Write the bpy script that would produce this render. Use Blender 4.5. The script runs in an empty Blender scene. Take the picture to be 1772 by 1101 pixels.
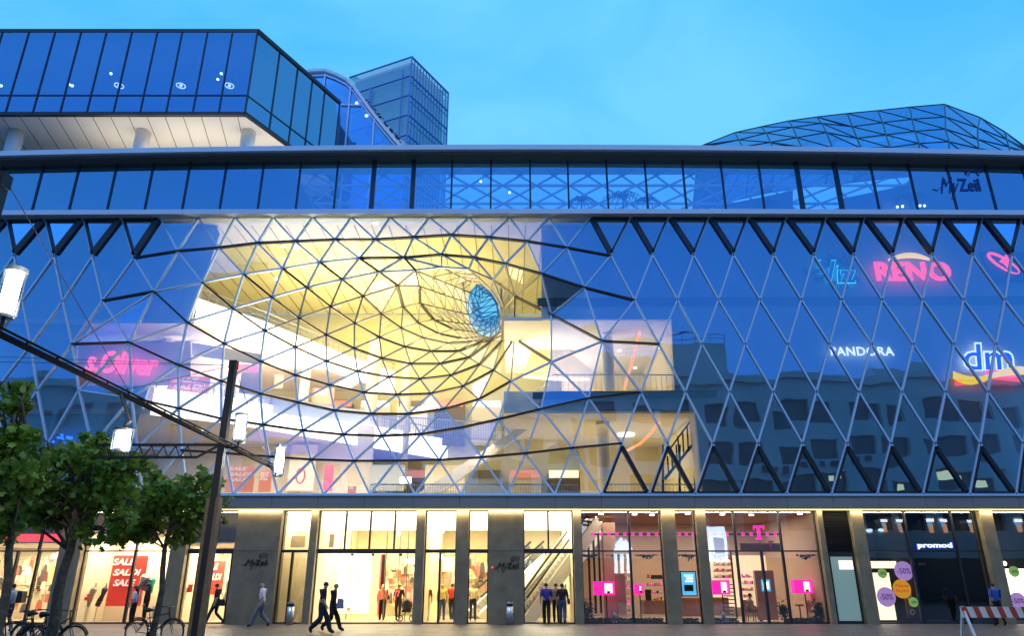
import bpy, bmesh, math, random
from mathutils import Vector, Matrix
random.seed(7)
R = math.radians
SC = bpy.context.scene
COL = SC.collection
# ------------------------------------------------------------------ camera
F, CX, CY, TH, CZ = 1244.0, 886.0, 550.5, R(20.37), 1.65
cam = bpy.data.objects.new('camera', bpy.data.cameras.new('camera'))
COL.objects.link(cam); SC.camera = cam
cam.location = (0, 0, CZ); cam.rotation_euler = (R(90) + TH, 0, 0)
cam.data.sensor_width = 36; cam.data.lens = 36 * F / 1772.0
cam.data.clip_start = .05; cam.data.clip_end = 3000
# ------------------------------------------------------------------ sky at dusk
W = bpy.data.worlds.new('World'); SC.world = W; W.use_nodes = True
nt = W.node_tree; nt.nodes.clear()
def nd(t, typ, **k):
    n = t.nodes.new(typ)
    for a, b in k.items(): setattr(n, a, b)
    return n
out = nd(nt, 'ShaderNodeOutputWorld'); bg = nd(nt, 'ShaderNodeBackground')
tc = nd(nt, 'ShaderNodeTexCoord'); sep = nd(nt, 'ShaderNodeSeparateXYZ')
nt.links.new(tc.outputs['Generated'], sep.inputs[0])
mr = nd(nt, 'ShaderNodeMapRange'); mr.inputs['From Min'].default_value = -.9; mr.inputs['From Max'].default_value = .75
nt.links.new(sep.outputs['Y'], mr.inputs['Value'])
cr = nd(nt, 'ShaderNodeValToRGB')
cr.color_ramp.elements[0].position = 0; cr.color_ramp.elements[0].color = (.065, .36, 1.18, 1)
cr.color_ramp.elements[1].position = 1; cr.color_ramp.elements[1].color = (.078, .53, 1.0, 1)
nt.links.new(mr.outputs[0], cr.inputs[0])
noi = nd(nt, 'ShaderNodeTexNoise'); noi.inputs['Scale'].default_value = 2.3; noi.inputs['Detail'].default_value = 5
noi.inputs['Roughness'].default_value = .48; noi.inputs['Distortion'].default_value = .5
mp = nd(nt, 'ShaderNodeMapping'); mp.inputs['Scale'].default_value = (1, 1, 2.2); mp.inputs['Location'].default_value = (.35, .2, .1)
nt.links.new(tc.outputs['Generated'], mp.inputs[0]); nt.links.new(mp.outputs[0], noi.inputs['Vector'])
cr2 = nd(nt, 'ShaderNodeValToRGB'); cr2.color_ramp.elements[0].position = .38; cr2.color_ramp.elements[1].position = .64
cr2.color_ramp.elements[0].color = (0, 0, 0, 1); cr2.color_ramp.elements[1].color = (.85, .85, .85, 1)
nt.links.new(noi.outputs['Fac'], cr2.inputs[0])
mx = nd(nt, 'ShaderNodeMixRGB'); mx.inputs[2].default_value = (.20, .70, 1.0, 1)
mfr = nd(nt, 'ShaderNodeMath', operation='MULTIPLY'); mr2 = nd(nt, 'ShaderNodeMapRange'); mr2.inputs['From Min'].default_value = -.9; mr2.inputs['From Max'].default_value = .7; mr2.inputs['To Min'].default_value = .10
nt.links.new(sep.outputs['Y'], mr2.inputs['Value']); nt.links.new(cr2.outputs[0], mfr.inputs[0]); nt.links.new(mr2.outputs[0], mfr.inputs[1])
nt.links.new(mfr.outputs[0], mx.inputs[0]); nt.links.new(cr.outputs[0], mx.inputs[1])
sky = nd(nt, 'ShaderNodeTexSky'); sky.sky_type = 'NISHITA'; sky.sun_disc = False
sky.sun_elevation = R(1.0); sky.sun_rotation = R(20)
sm = nd(nt, 'ShaderNodeMixRGB', blend_type='ADD'); sm.inputs[0].default_value = .008
nt.links.new(mx.outputs[0], sm.inputs[1]); nt.links.new(sky.outputs[0], sm.inputs[2])
nt.links.new(sm.outputs[0], bg.inputs[0]); bg.inputs[1].default_value = 1.0
nt.links.new(bg.outputs[0], out.inputs[0])
sl = bpy.data.lights.new('warm_fill_sun', 'SUN'); sl.energy = .75; sl.angle = R(14); sl.color = (1, .86, .76)  # added high warm sun from behind the camera, fill for the facade
so = bpy.data.objects.new('warm_fill_sun', sl); COL.objects.link(so); so.rotation_euler = (R(29), 0, R(-14))
SC.view_settings.view_transform = 'Standard'; SC.view_settings.look = 'None'
SC.view_settings.exposure = 0.0; SC.view_settings.gamma = 1
SC.render.engine = 'CYCLES'
cy = SC.cycles
cy.transparent_max_bounces = 24; cy.max_bounces = 6; cy.diffuse_bounces = 3; cy.glossy_bounces = 3
cy.use_denoising = True; cy.sample_clamp_indirect = 4; cy.caustics_reflective = False; cy.caustics_refractive = False

# ------------------------------------------------------------------ picture <-> place
S_, C_ = math.sin(TH), math.cos(TH)
def at(px, py, Y):
    v = CY - py; den = F * C_ - v * S_
    return Vector(((px - CX) * Y / den, Y, CZ + (v * C_ + F * S_) * Y / den))
def atz(px, py, z):
    v = CY - py
    Y = (z - CZ) * (F * C_ - v * S_) / (v * C_ + F * S_)
    return at(px, py, Y)
D = 34.6
# ------------------------------------------------------------------ materials
MATS = {}
def mat(name, col, rough=.6, metal=0, em=0, emcol=None, var=0, scale=3, spec=.5, bump=0):
    if name in MATS: return MATS[name]
    m = bpy.data.materials.new(name); m.use_nodes = True; t = m.node_tree
    b = t.nodes['Principled BSDF']
    b.inputs['Base Color'].default_value = (*col, 1); b.inputs['Roughness'].default_value = rough
    b.inputs['Metallic'].default_value = metal; b.inputs['Specular IOR Level'].default_value = spec
    if em:
        b.inputs['Emission Color'].default_value = (*(emcol or col), 1); b.inputs['Emission Strength'].default_value = em
    if var or bump:
        tcn = nd(t, 'ShaderNodeTexCoord'); n = nd(t, 'ShaderNodeTexNoise')
        n.inputs['Scale'].default_value = scale; n.inputs['Detail'].default_value = 6
        t.links.new(tcn.outputs['Object'], n.inputs['Vector'])
        if var:
            r = nd(t, 'ShaderNodeValToRGB'); r.color_ramp.elements[0].position = .3; r.color_ramp.elements[1].position = .7
            r.color_ramp.elements[0].color = (*[c * (1 - var) for c in col], 1)
            r.color_ramp.elements[1].color = (*[min(1, c * (1 + var)) for c in col], 1)
            t.links.new(n.outputs['Fac'], r.inputs[0]); t.links.new(r.outputs[0], b.inputs['Base Color'])
        if bump:
            bp = nd(t, 'ShaderNodeBump'); bp.inputs['Strength'].default_value = bump; bp.inputs['Distance'].default_value = .02
            t.links.new(n.outputs['Fac'], bp.inputs['Height']); t.links.new(bp.outputs[0], b.inputs['Normal'])
    MATS[name] = m; return m
def glass(name, fac, gcol=(.75, .85, 1), tcol=(1, 1, 1), wav=.02, rough=.0, scale=.35, fres=.8):
    m = bpy.data.materials.new(name); m.use_nodes = True; t = m.node_tree; t.nodes.clear()
    o = nd(t, 'ShaderNodeOutputMaterial'); mix = nd(t, 'ShaderNodeMixShader')
    tr = nd(t, 'ShaderNodeBsdfTransparent'); tr.inputs[0].default_value = (*tcol, 1)
    g = nd(t, 'ShaderNodeBsdfAnisotropic') if False else nd(t, 'ShaderNodeBsdfGlossy')
    g.inputs['Color'].default_value = (*gcol, 1); g.inputs['Roughness'].default_value = rough
    lw = nd(t, 'ShaderNodeLayerWeight'); lw.inputs[0].default_value = .35
    ma = nd(t, 'ShaderNodeMath', operation='MULTIPLY_ADD'); ma.inputs[1].default_value = (1 - fac) * fres; ma.inputs[2].default_value = fac
    ma.use_clamp = True
    t.links.new(lw.outputs['Fresnel'], ma.inputs[0])
    if wav:
        tcn = nd(t, 'ShaderNodeTexCoord'); n = nd(t, 'ShaderNodeTexNoise'); n.inputs['Scale'].default_value = scale
        n.inputs['Detail'].default_value = 2
        t.links.new(tcn.outputs['Object'], n.inputs['Vector'])
        bp = nd(t, 'ShaderNodeBump'); bp.inputs['Strength'].default_value = 1; bp.inputs['Distance'].default_value = wav
        t.links.new(n.outputs['Fac'], bp.inputs['Height']); t.links.new(bp.outputs[0], g.inputs['Normal'])
    t.links.new(ma.outputs[0], mix.inputs[0]); t.links.new(tr.outputs[0], mix.inputs[1]); t.links.new(g.outputs[0], mix.inputs[2])
    t.links.new(mix.outputs[0], o.inputs[0]); MATS[name] = m; return m
M = MATS
glass('facade_glass', .38, (.42, .70, 1), (.98, .98, 1), .012)
glass('funnel_glass', .05, (.8, .8, 1), (1, .98, .93), 0, fres=.12)
glass('frosted_light', .5, (.7, .85, 1), (.8, .9, 1), 0, .5, fres=.2)
glass('shop_glass', .16, (.7, .8, 1), (1, .98, .94), .004)
glass('strip_glass', .42, (.45, .70, 1), (.45, .68, 1), .010)
glass('pavilion_glass', .46, (.42, .66, 1), (.32, .50, 1), .012, scale=.6, fres=.9)
glass('dome_glass', .5, (.42, .62, 1), (.3, .52, .98), 0)
glass('tower_glass', .12, (.8, .95, 1), (.95, 1, 1), .0)
mat('steel', (.50, .67, .86), .45, 0)  # blue of the sky light put into the base colour of grey steel
mat('dark_rib', (.012, .012, .016), .4, .2)
mat('dark_frame', (.018, .018, .024), .45)
mat('mullion', (.03, .035, .05), .4, .4)
mat('cornice', (.60, .68, .78), .5, 0, var=.05, scale=.5)
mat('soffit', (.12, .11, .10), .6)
mat('fascia', (.27, .25, .23), .5, .0, var=.1, scale=.6)
mat('stone', (.26, .205, .12), .7, var=.2, scale=1.8, bump=.1)
mat('inner_wall', (.46, .50, .56), .8, var=.06, scale=.3)
mat('white_panel', (.78, .76, .70), .6)
mat('cream', (.80, .72, .50), .8, var=.04, scale=.5)
mat('yellow_wall', (.72, .68, .38), .8, var=.05, scale=.5)
mat('bulk_tan', (.20, .16, .11), .6)
mat('pale', (.82, .78, .72), .8)
mat('pink_pale', (.76, .68, .60), .8)
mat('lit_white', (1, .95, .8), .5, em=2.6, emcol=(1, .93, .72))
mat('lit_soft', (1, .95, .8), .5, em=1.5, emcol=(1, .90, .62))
mat('lit_warm', (1, .85, .5), .5, em=1.6, emcol=(1, .80, .36))
mat('lit_strip', (1, .85, .4), .5, em=1.6, emcol=(1, .82, .36))
mat('lamp_glow', (1, 1, 1), .5, em=7, emcol=(1, .97, .88))
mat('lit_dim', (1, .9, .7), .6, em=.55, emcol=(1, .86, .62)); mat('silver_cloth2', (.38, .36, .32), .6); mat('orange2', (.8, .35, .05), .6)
mat('orange_line', (1, .3, .1), .5, em=2.0, emcol=(1, .30, .10))
mat('neon_pink', (1, .1, .2), .5, em=1.7, emcol=(1, .10, .18))
mat('neon_red', (1, .1, .1), .5, em=1.5, emcol=(1, .07, .09))
mat('neon_yellow', (1, .8, .05), .5, em=1.2, emcol=(1, .72, .02))
mat('neon_teal', (.1, .8, .8), .5, em=1.1, emcol=(.06, .8, .85))
mat('neon_white', (.9, .95, 1), .5, em=1.5, emcol=(.75, .9, 1))
mat('neon_blue', (.02, .08, .8), .5, em=.9, emcol=(.01, .06, .95))
mat('neon_magenta', (1, .02, .45), .5, em=1.3, emcol=(1, .02, .42))
mat('red_paper_glow', (.72, .05, .03), .6, em=.35, emcol=(.8, .05, .03))  # sheet glows faintly on its own, brightness put into the material
mat('pale_red_glow', (.85, .35, .25), .6, em=.55, emcol=(1, .34, .2))  # paler glowing red, brightened against the blue reflection of the glass
mat('white_print_glow', (.85, .85, .85), .5, em=.5, emcol=(1, .95, .85))  # lettering glows on its own, no lamp behind it
mat('plain_white', (.8, .8, .8), .5)
mat('black', (.015, .015, .017), .5)
mat('rubber', (.012, .012, .012), .8)
mat('brushed', (.45, .46, .48), .3, .9)
mat('pole', (.018, .018, .022), .5, 0)
mat('pole_wood', (.20, .13, .07), .6, var=.2, scale=8)
mat('bark', (.11, .085, .06), .9, var=.5, scale=9, bump=.6)
mat('gold_floor', (.50, .42, .30), .25)

# ------------------------------------------------------------------ mesh builder
class MB:
    def __init__(s): s.v = []; s.f = []; s.m = []; s.cur = 0
    def add(s, vs, fs, mi=None):
        b = len(s.v); s.v += [tuple(p) for p in vs]
        for f in fs: s.f.append([b + i for i in f]); s.m.append(s.cur if mi is None else mi)
        return s
    def box(s, c, d, mi=None, rot=None):
        c = Vector(c); vs = []
        for z in (-.5, .5):
            for y in (-.5, .5):
                for x in (-.5, .5):
                    p = Vector((x * d[0], y * d[1], z * d[2]))
                    if rot: p = rot @ p
                    vs.append(c + p)
        return s.add(vs, [(0, 2, 3, 1), (4, 5, 7, 6), (0, 1, 5, 4), (2, 6, 7, 3), (0, 4, 6, 2), (1, 3, 7, 5)], mi)
    def span(s, x0, x1, y0, y1, z0, z1, mi=None):
        return s.box(((x0 + x1) / 2, (y0 + y1) / 2, (z0 + z1) / 2), (abs(x1 - x0), abs(y1 - y0), abs(z1 - z0)), mi)
    def bar(s, p, q, w, d, ref=(0, 1, 0), mi=None):
        p = Vector(p); q = Vector(q); a = (q - p); L = a.length
        if L < 1e-5: return s
        a.normalize(); r = Vector(ref); side = a.cross(r)
        if side.length < 1e-3: side = a.cross(Vector((1, 0, 0)))
        side.normalize(); n = side.cross(a).normalized()
        vs = []
        for o in (p, q):
            for i, j in ((-1, -1), (1, -1), (1, 1), (-1, 1)): vs.append(o + side * w / 2 * i + n * d / 2 * j)
        return s.add(vs, [(0, 1, 2, 3), (7, 6, 5, 4), (0, 4, 5, 1), (1, 5, 6, 2), (2, 6, 7, 3), (3, 7, 4, 0)], mi)
    def tube(s, pts, r, n=8, mi=None, cap=True):
        pts = [Vector(p) for p in pts]; rs = r if isinstance(r, (list, tuple)) else [r] * len(pts)
        rings = []; b = len(s.v); prev = None
        for i, p in enumerate(pts):
            a = (pts[min(i + 1, len(pts) - 1)] - pts[max(i - 1, 0)])
            if a.length < 1e-7: a = Vector((0, 0, 1))
            a.normalize()
            if prev is None:
                u = a.cross(Vector((0, 0, 1)));
                if u.length < .1: u = a.cross(Vector((1, 0, 0)))
            else: u = prev - a * prev.dot(a)
            u.normalize(); prev = u; w = a.cross(u)
            for k in range(n):
                t = 2 * math.pi * k / n
                s.v.append(tuple(p + (u * math.cos(t) + w * math.sin(t)) * rs[i]))
        for i in range(len(pts) - 1):
            for k in range(n):
                k2 = (k + 1) % n
                s.f.append([b + i * n + k, b + i * n + k2, b + (i + 1) * n + k2, b + (i + 1) * n + k]); s.m.append(s.cur if mi is None else mi)
        if cap:
            s.f.append([b + k for k in range(n)][::-1]); s.m.append(s.cur if mi is None else mi)
            s.f.append([b + (len(pts) - 1) * n + k for k in range(n)]); s.m.append(s.cur if mi is None else mi)
        return s
    def ball(s, c, r, nu=10, nv=7, mi=None, zmin=-1):
        c = Vector(c); r = r if isinstance(r, (list, tuple)) else (r, r, r)
        pts = []
        for j in range(nv + 1):
            ph = math.pi * j / nv
            for i in range(nu):
                t = 2 * math.pi * i / nu
                pts.append(c + Vector((math.sin(ph) * math.cos(t) * r[0], math.sin(ph) * math.sin(t) * r[1], max(zmin, math.cos(ph)) * r[2])))
        fs = [(j * nu + i, (j + 1) * nu + i, (j + 1) * nu + (i + 1) % nu, j * nu + (i + 1) % nu) for j in range(nv) for i in range(nu)]
        return s.add(pts, fs, mi)
    def prism(s, poly, off, mi=None):
        """closed polygon of 3-D points given thickness by the vector off"""
        n = len(poly); off = Vector(off); vs = [Vector(p) for p in poly] + [Vector(p) + off for p in poly]
        fs = [tuple(range(n)), tuple(range(2 * n - 1, n - 1, -1))] + [(i, n + i, n + (i + 1) % n, (i + 1) % n) for i in range(n)]
        return s.add(vs, fs, mi)
    def build(s, name, mats, parent=None, smooth=False, **tags):
        me = bpy.data.meshes.new(name); me.from_pydata(s.v, [], s.f)
        mats = mats if isinstance(mats, (list, tuple)) else [mats]
        for m in mats: me.materials.append(M[m] if isinstance(m, str) else m)
        for p, mi in zip(me.polygons, s.m): p.material_index = mi; p.use_smooth = smooth
        me.update(); o = bpy.data.objects.new(name, me); COL.objects.link(o)
        if parent: o.parent = parent
        for k, v in tags.items(): o[k] = v
        return o
def fixn(o):
    bm = bmesh.new(); bm.from_mesh(o.data); bmesh.ops.recalc_face_normals(bm, faces=bm.faces); bm.to_mesh(o.data); bm.free(); return o
def tag(o, label=None, cat=None, group=None, kind=None):
    if label: o['label'] = label
    if cat: o['category'] = cat
    if group: o['group'] = group
    if kind: o['kind'] = kind
    return o
def empty(name, loc=(0, 0, 0), rz=0, label=None, cat=None, group=None):
    o = bpy.data.objects.new(name, None); COL.objects.link(o); o.location = loc; o.rotation_euler.z = rz
    o.empty_display_size = .3
    return tag(o, label, cat, group)
def copy_tree(o, parent=None):
    c = o.copy(); COL.objects.link(c); c.parent = parent
    for ch in list(o.children): copy_tree(ch, c)
    return c
def text_pts(body, bold=0.0, shear=0, ext=.0, space=1.0, lines=1.0):
    cu = bpy.data.curves.new('t', 'FONT'); cu.body = body; cu.offset = bold; cu.shear = shear; cu.extrude = ext
    cu.space_character = space; cu.space_line = lines; cu.resolution_u = 3; cu.align_x = 'CENTER'
    o = bpy.data.objects.new('t', cu); COL.objects.link(o)
    bpy.context.view_layer.update()
    me = bpy.data.meshes.new_from_object(o.evaluated_get(bpy.context.evaluated_depsgraph_get()))
    vs = [v.co.copy() for v in me.vertices]; fs = [tuple(p.vertices) for p in me.polygons]
    bpy.data.objects.remove(o); bpy.data.curves.remove(cu); bpy.data.meshes.remove(me)
    return vs, fs
def letters(name, body, px0, px1, pyt, pyb, Y, m, parent=None, bold=0.0, shear=0, depth=.06, space=1.0, slope=0, lines=1.0, flip=False, **tags):
    """raised lettering on the plane Y, sized between two picture columns and rows"""
    vs, fs = text_pts(body, bold, shear, .01, space, lines)
    x0 = min(v.x for v in vs); x1 = max(v.x for v in vs); y0 = min(v.y for v in vs); y1 = max(v.y for v in vs)
    pym = (pyt + pyb) / 2
    A = at(px0, pym, Y); B = at(px1, pym, Y); zt = at(px0, pyt, Y).z; zb = at(px0, pyb, Y).z
    mb = MB(); w = []
    for v in vs:
        u = (v.x - x0) / (x1 - x0); t = (v.y - y0) / (y1 - y0)
        uu = 1 - u if flip else u
        w.append((A.x + (B.x - A.x) * uu, Y + (-depth if v.z > 0 else 0), zb + (zt - zb) * t + slope * (u - .5)))
    mb.add(w, fs); o = mb.build(name, m, parent, **tags)
    return o

# ================================================================== SETTING
def ground_mat():
    m = bpy.data.materials.new('paving'); m.use_nodes = True; t = m.node_tree; b = t.nodes['Principled BSDF']
    c = nd(t, 'ShaderNodeTexCoord'); br = nd(t, 'ShaderNodeTexBrick'); n = nd(t, 'ShaderNodeTexNoise')
    br.inputs['Scale'].default_value = 1.0; br.inputs['Brick Width'].default_value = .8; br.inputs['Row Height'].default_value = .4
    br.inputs['Mortar Size'].default_value = .022
    br.inputs['Color1'].default_value = (.10, .09, .095, 1); br.inputs['Color2'].default_value = (.14, .12, .12, 1); br.inputs['Mortar'].default_value = (.03, .03, .035, 1)
    n.inputs['Scale'].default_value = .6; n.inputs['Detail'].default_value = 8
    t.links.new(c.outputs['Object'], br.inputs['Vector']); t.links.new(c.outputs['Object'], n.inputs['Vector'])
    mxx = nd(t, 'ShaderNodeMixRGB', blend_type='MULTIPLY'); mxx.inputs[0].default_value = .5
    t.links.new(br.outputs['Color'], mxx.inputs[1]); t.links.new(n.outputs['Fac'], mxx.inputs[2])
    t.links.new(mxx.outputs[0], b.inputs['Base Color'])
    r = nd(t, 'ShaderNodeMapRange'); r.inputs['To Min'].default_value = .3; r.inputs['To Max'].default_value = .6
    t.links.new(n.outputs['Fac'], r.inputs[0]); t.links.new(r.outputs[0], b.inputs['Roughness'])
    M['paving'] = m
ground_mat()
MB().add([(-400, -300, 0), (400, -300, 0), (400, 700, 0), (-400, 700, 0)], [(0, 1, 2, 3)]).build('ground', 'paving', kind='structure')

mall = empty('shopping_mall', (0, D, 0), 0, 'long glass fronted shopping mall with a glazed vortex in its diamond lattice facade', 'shopping mall')
mall.location = (0, 0, 0)
def part(mb, name, m, parent=mall, **k): return mb.build(name, m, parent, **k)

# ---- lattice nodes read off the facade, all on the facade plane, sinking inwards at the vortex
EYE = (838, 540)
def dep(px, py):
    dx = px - EYE[0]; dy = py - EYE[1]
    a = 713 if dx < 0 else 300; b = 150 if dy < 0 else 300
    s = max(.12, math.hypot(dx / a, dy / b))
    return 0 if s >= 1 else min(9, (1 / s - 1) ** 1.25 if dx < 0 else .35 * (1 / s - 1) ** 2.3)
def N(px, py): return at(px, py, D + dep(px, py))
R0 = {k: (13 + 66.2 * k if k < 6 else [407, 473, 541, 608, 675, 743, 811, 882, 950, 1021, 1091, 1157, 1226, 1294, 1360, 1429, 1495, 1564, 1630, 1699, 1767, 1836][k - 6], 0) for k in range(-1, 28)}
R0 = {k: (x, 376.5 + max(0, (400 - x) / 400 * 4.5)) for k, (x, _) in R0.items()}
r1 = [(-45, 443), (25, 443), (94, 444), (160, 445), (232, 447), (308, 435), (379, 429), (446, 421), (511, 418), (580, 415), (649, 415), (716, 411), (781, 407), (846, 411), (912, 418), (981, 429), (1057, 443)] + [(x, 442) for x in (1129, 1200, 1269, 1338.5, 1408, 1477, 1544.6, 1613, 1682.5, 1751, 1821)]
R1 = {k - 1: p for k, p in enumerate(r1)}
r2 = [(-31, 521), (39, 521), (109, 522), (178, 521), (267, 505), (350, 489), (422, 475), (489.5, 465), (553.6, 454), (622, 447), (699, 446), (764, 441), (820, 446), (874, 457), (937, 474), (1011, 498), (1098, 520)] + [(x, 519) for x in (1172, 1243, 1314.6, 1386, 1456, 1526, 1596, 1666.7, 1738, 1809)]
R2 = {k - 1: p for k, p in enumerate(r2)}
R3 = {-1: (-17, 597), 0: (54, 597), 1: (125, 596), 2: (224, 593), 3: (324, 558), 4: (403, 534), 5: (470.6, 515), 6: (531, 498), 7: (592, 484), 8: (656, 471),
      9: (764.5, 462.7), 10: (811, 466), 11: (853.5, 485), 12: (891, 513), 13: (954, 545), 14: (1042, 591)}
for i, x in enumerate((1140, 1214, 1289, 1363, 1435, 1508, 1580, 1650, 1723, 1797)): R3[15 + i] = (x, 596)
R4 = dict(enumerate([(-8, 676), (65, 676), (137, 676), (228, 689), (309, 707), (383, 725), (455, 735.6), (524, 745.5), (594, 752.6), (661, 755), (728.5, 752), (796, 741), (863, 726), (936, 708.6), (1018.5, 690), (1109, 680)]))
for i, x in enumerate((1186, 1262, 1337.5, 1412, 1486, 1560, 1635, 1709, 1783)): R4[16 + i] = (x, 679)
R5 = {1: (5, 769), 2: (83, 770), 3: (160, 772), 4: (237, 775), 5: (314, 780), 6: (391, 785), 7: (466, 791), 8: (539, 796), 9: (613, 798.4), 10: (686, 798), 11: (760, 796.6), 12: (833.5, 792), 13: (910, 785), 14: (990.5, 776), 15: (1075.5, 768)}
R5[0] = (-73, 769)
for i, x in enumerate((1155, 1233, 1311, 1388, 1464.7, 1541, 1617, 1695, 1770, 1846)): R5[16 + i] = (x, 768)
R6 = {k: (x, 856) for k, x in enumerate([-144, -66, 12, 90, 168, 247, 325, 403.5, 481, 560, 640, 718, 798, 878.5, 960, 1041, 1124, 1203, 1281.6, 1361, 1439, 1518, 1597, 1678, 1758, 1838])}
S = {2: [R3[1], R3[2], (309, 632), (383, 660), (450.6, 682), (515.5, 697), (579, 711), (643, 716.8), (706, 717), (768, 709), (829, 691.6), (884.4, 660), (954, 627), R3[14]],
     3: [R2[3], R3[3], (388, 595), (451, 626), (511, 650), (570, 667), (629, 680), (687, 684), (746, 682), (802, 669), (854, 641), (890, 586)],
     4: [R2[4], R3[4], (458, 572.5), (511, 601), (564.5, 625.4), (618.5, 643), (673, 653), (727, 656.5), (780.6, 650), (830, 631), (868, 591)],
     5: [R2[5], R3[5], (517.5, 551), (564.5, 580), (613, 603), (661, 620.5), (711, 630), (761.5, 630), (811, 619), (850, 591)],
     6: [R2[6], R3[6], (572, 531), (613.6, 560), (656.6, 584), (700.6, 600.6), (746, 608.4), (793, 608), (834, 592)],
     7: [R2[7], R3[7], (628, 513), (660, 544), (694.5, 568.5), (732.7, 585.5), (776, 595), (816, 592)],
     8: [R2[8], R3[8], (688, 494.5), (697.6, 531), (723.6, 559), (760, 578), (800, 586)],
     9: [R2[9], (719, 468), (726, 495.4), (727, 525), (750.5, 553.5), (784, 570)]}
faces = []   # (list of nodes, kind)
edges = {}   # edge -> kind: 'l' light, 'k' black rib
def E(a, b, k='l'):
    key = tuple(sorted((a, b)))
    if edges.get(key) != 'k': edges[key] = k
def tri(a, b, c, kind='tri'):
    faces.append(((a, b, c), kind)); E(a, b); E(b, c); E(a, c)
def quad(a, b, c, d):
    faces.append(((a, b, c, d), 'quad')); E(a, b); E(b, c); E(c, d); E(d, a)
# row 0-1-2
for k in range(0, 27):
    if k in R0 and k - 1 in R0 and k - 1 in R1: pass
for k in range(-1, 27):
    if k in R1 and k + 1 in R0: tri(R0[k], R0[k + 1], R1[k], 'top')
for k in range(0, 27):   # pane with its top corner at R0[k]
    if k not in R1 or k - 1 not in R1: continue
    curved = 4 <= k <= 15
    if curved: tri(R0[k], R1[k - 1], R1[k])
    else:
        if k - 1 in R2: quad(R0[k], R1[k - 1], R2[k - 1], R1[k])
for k in range(-1, 27):
    if 3 <= k <= 14 and k + 1 in R1: tri(R1[k], R1[k + 1], R2[k])
    # pane with top corner R1[k], bottom R3[k-1]
    if k in R2 and k - 1 in R2:
        if 3 <= k <= 15: tri(R1[k], R2[k - 1], R2[k])
for k in range(-1, 27):
    if k in R1 and k in R2 and k - 1 in R2 and k - 1 in R3 and not (3 <= k <= 15): quad(R1[k], R2[k - 1], R3[k - 1], R2[k])
# R2-R3 in the curved zone
for k in range(2, 15):
    if k == 8: continue
    if k + 1 in R2: tri(R2[k], R2[k + 1], R3[k])
tri(R2[8], R2[9], R3[8])
for k in range(3, 15):
    if k == 9: continue
    tri(R2[k], R3[k - 1], R3[k])
tri(R2[9], R3[8], S[9][1]); tri(R2[9], R3[9], S[9][1])
# outside the vortex, rows 2-3-4
for k in (0, 1): pass
for k in list(range(0, 2)) + list(range(15, 24)):
    if k in R3 and k in R2 and k + 1 in R2 and k in R4 and k + 1 in R4: quad(R2[k], R3[k - 1] if 0 else R3[k], R4[k], R4[k]) if 0 else None
for k in list(range(0, 3)) + list(range(16, 25)):   # top R2[k], sides R3[k-1],R3[k], bottom R4[k]
    if k in R2 and k in R3 and k - 1 in R3 and k in R4: quad(R2[k], R3[k - 1], R4[k], R3[k])
tri(R2[15], R3[14], R3[15])
tri(R3[14], R4[15], R3[15])
tri(R2[2], R3[1], R3[2]) if 0 else None
for k in list(range(0, 3)) + list(range(16, 25)):   # top R3[k], sides R4[k],R4[k+1], bottom R5[k+1]
    if k in R3 and k in R4 and k + 1 in R4 and k + 1 in R5 and k != 2: quad(R3[k], R4[k], R5[k + 1], R4[k + 1])
quad(R3[15], R4[15], R5[16], R4[16])
tri(R3[2], R4[2], R4[3]); tri(R4[2], R4[3], R5[3])
# spiral strips
for j in range(1, 13):
    a, b = S[2][j], S[2][j + 1]
    if j + 2 in R4: tri(a, b, R4[j + 2])
    if j + 1 in R4 and j + 2 in R4 and j >= 2: tri(a, R4[j + 1], R4[j + 2])
tri(S[2][13], R4[14], R4[15])
for k in range(4, 16):
    if k in R4 and k - 1 in R4: tri(R4[k - 1], R4[k], R5[k])
for k in range(4, 16):
    if k in R5: tri(R4[k - 1] if 0 else R5[k - 1], R5[k], R4[k - 1])
for k in list(range(1, 4)) + list(range(16, 26)):   # bottom row
    pass
for k in range(1, 26):
    if k in R6 and k in R5 and k - 1 in R5: tri(R5[k - 1], R5[k], R6[k]) if 4 <= k <= 15 else None
for k in range(0, 25):
    if k in R5 and k in R6 and k + 1 in R6: tri(R5[k], R6[k], R6[k + 1], 'bottom')
for k in list(range(1, 4)) + list(range(16, 25)):   # top R4[k-1]... quad R4[k-1],R5[k-1],R6[k],R5[k]
    if k - 1 in R4 and k in R5 and k in R6: quad(R4[k - 1], R5[k - 1], R6[k], R5[k])
for k in range(2, 9):
    A, B = S[k], S[k + 1]
    for j in range(len(A)):
        if j + 1 < len(A) and j < len(B): tri(A[j], A[j + 1], B[j]) if not (k == 2 and j == 12) else None
        if j >= 1 and j < len(B): tri(A[j], B[j - 1], B[j])
tri(S[2][12], S[2][13], R3[13]); tri(S[3][11], S[2][12], R3[13]); tri(S[3][11], R3[12], R3[13])
I1 = (848, 500); I2 = (872.6, 534.5)
tri(R3[11], R3[12], I2); tri(R3[12], S[3][11], I2); tri(I2, S[3][11], S[4][10]); tri(R3[10], R3[11], I1); tri(R3[11], I2, I1)
# black ribs
for k in range(3, 15): E(R1[k], R1[k + 1], 'k')
for k in range(8, 15): E(R2[k], R2[k + 1], 'k')
E(R2[2], R2[3], 'k')
for k in range(12, 15): E(R3[k], R3[k + 1], 'k')
E(R3[1], R3[2], 'k')
for k in S:
    for a, b in zip(S[k], S[k][1:]):
        if k == 2 and a in (S[2][11], S[2][12]): continue
        E(a, b, 'k')
E(S[3][11], R3[12], 'k'); E(S[3][11], S[2][12], 'k')
for a, b in ((2, 3),) + tuple((k, k + 1) for k in range(3, 15)): E(R4[a], R4[b], 'k') if a > 2 else None
for k in range(5, 15): E(R5[k], R5[k + 1], 'k')
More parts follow.
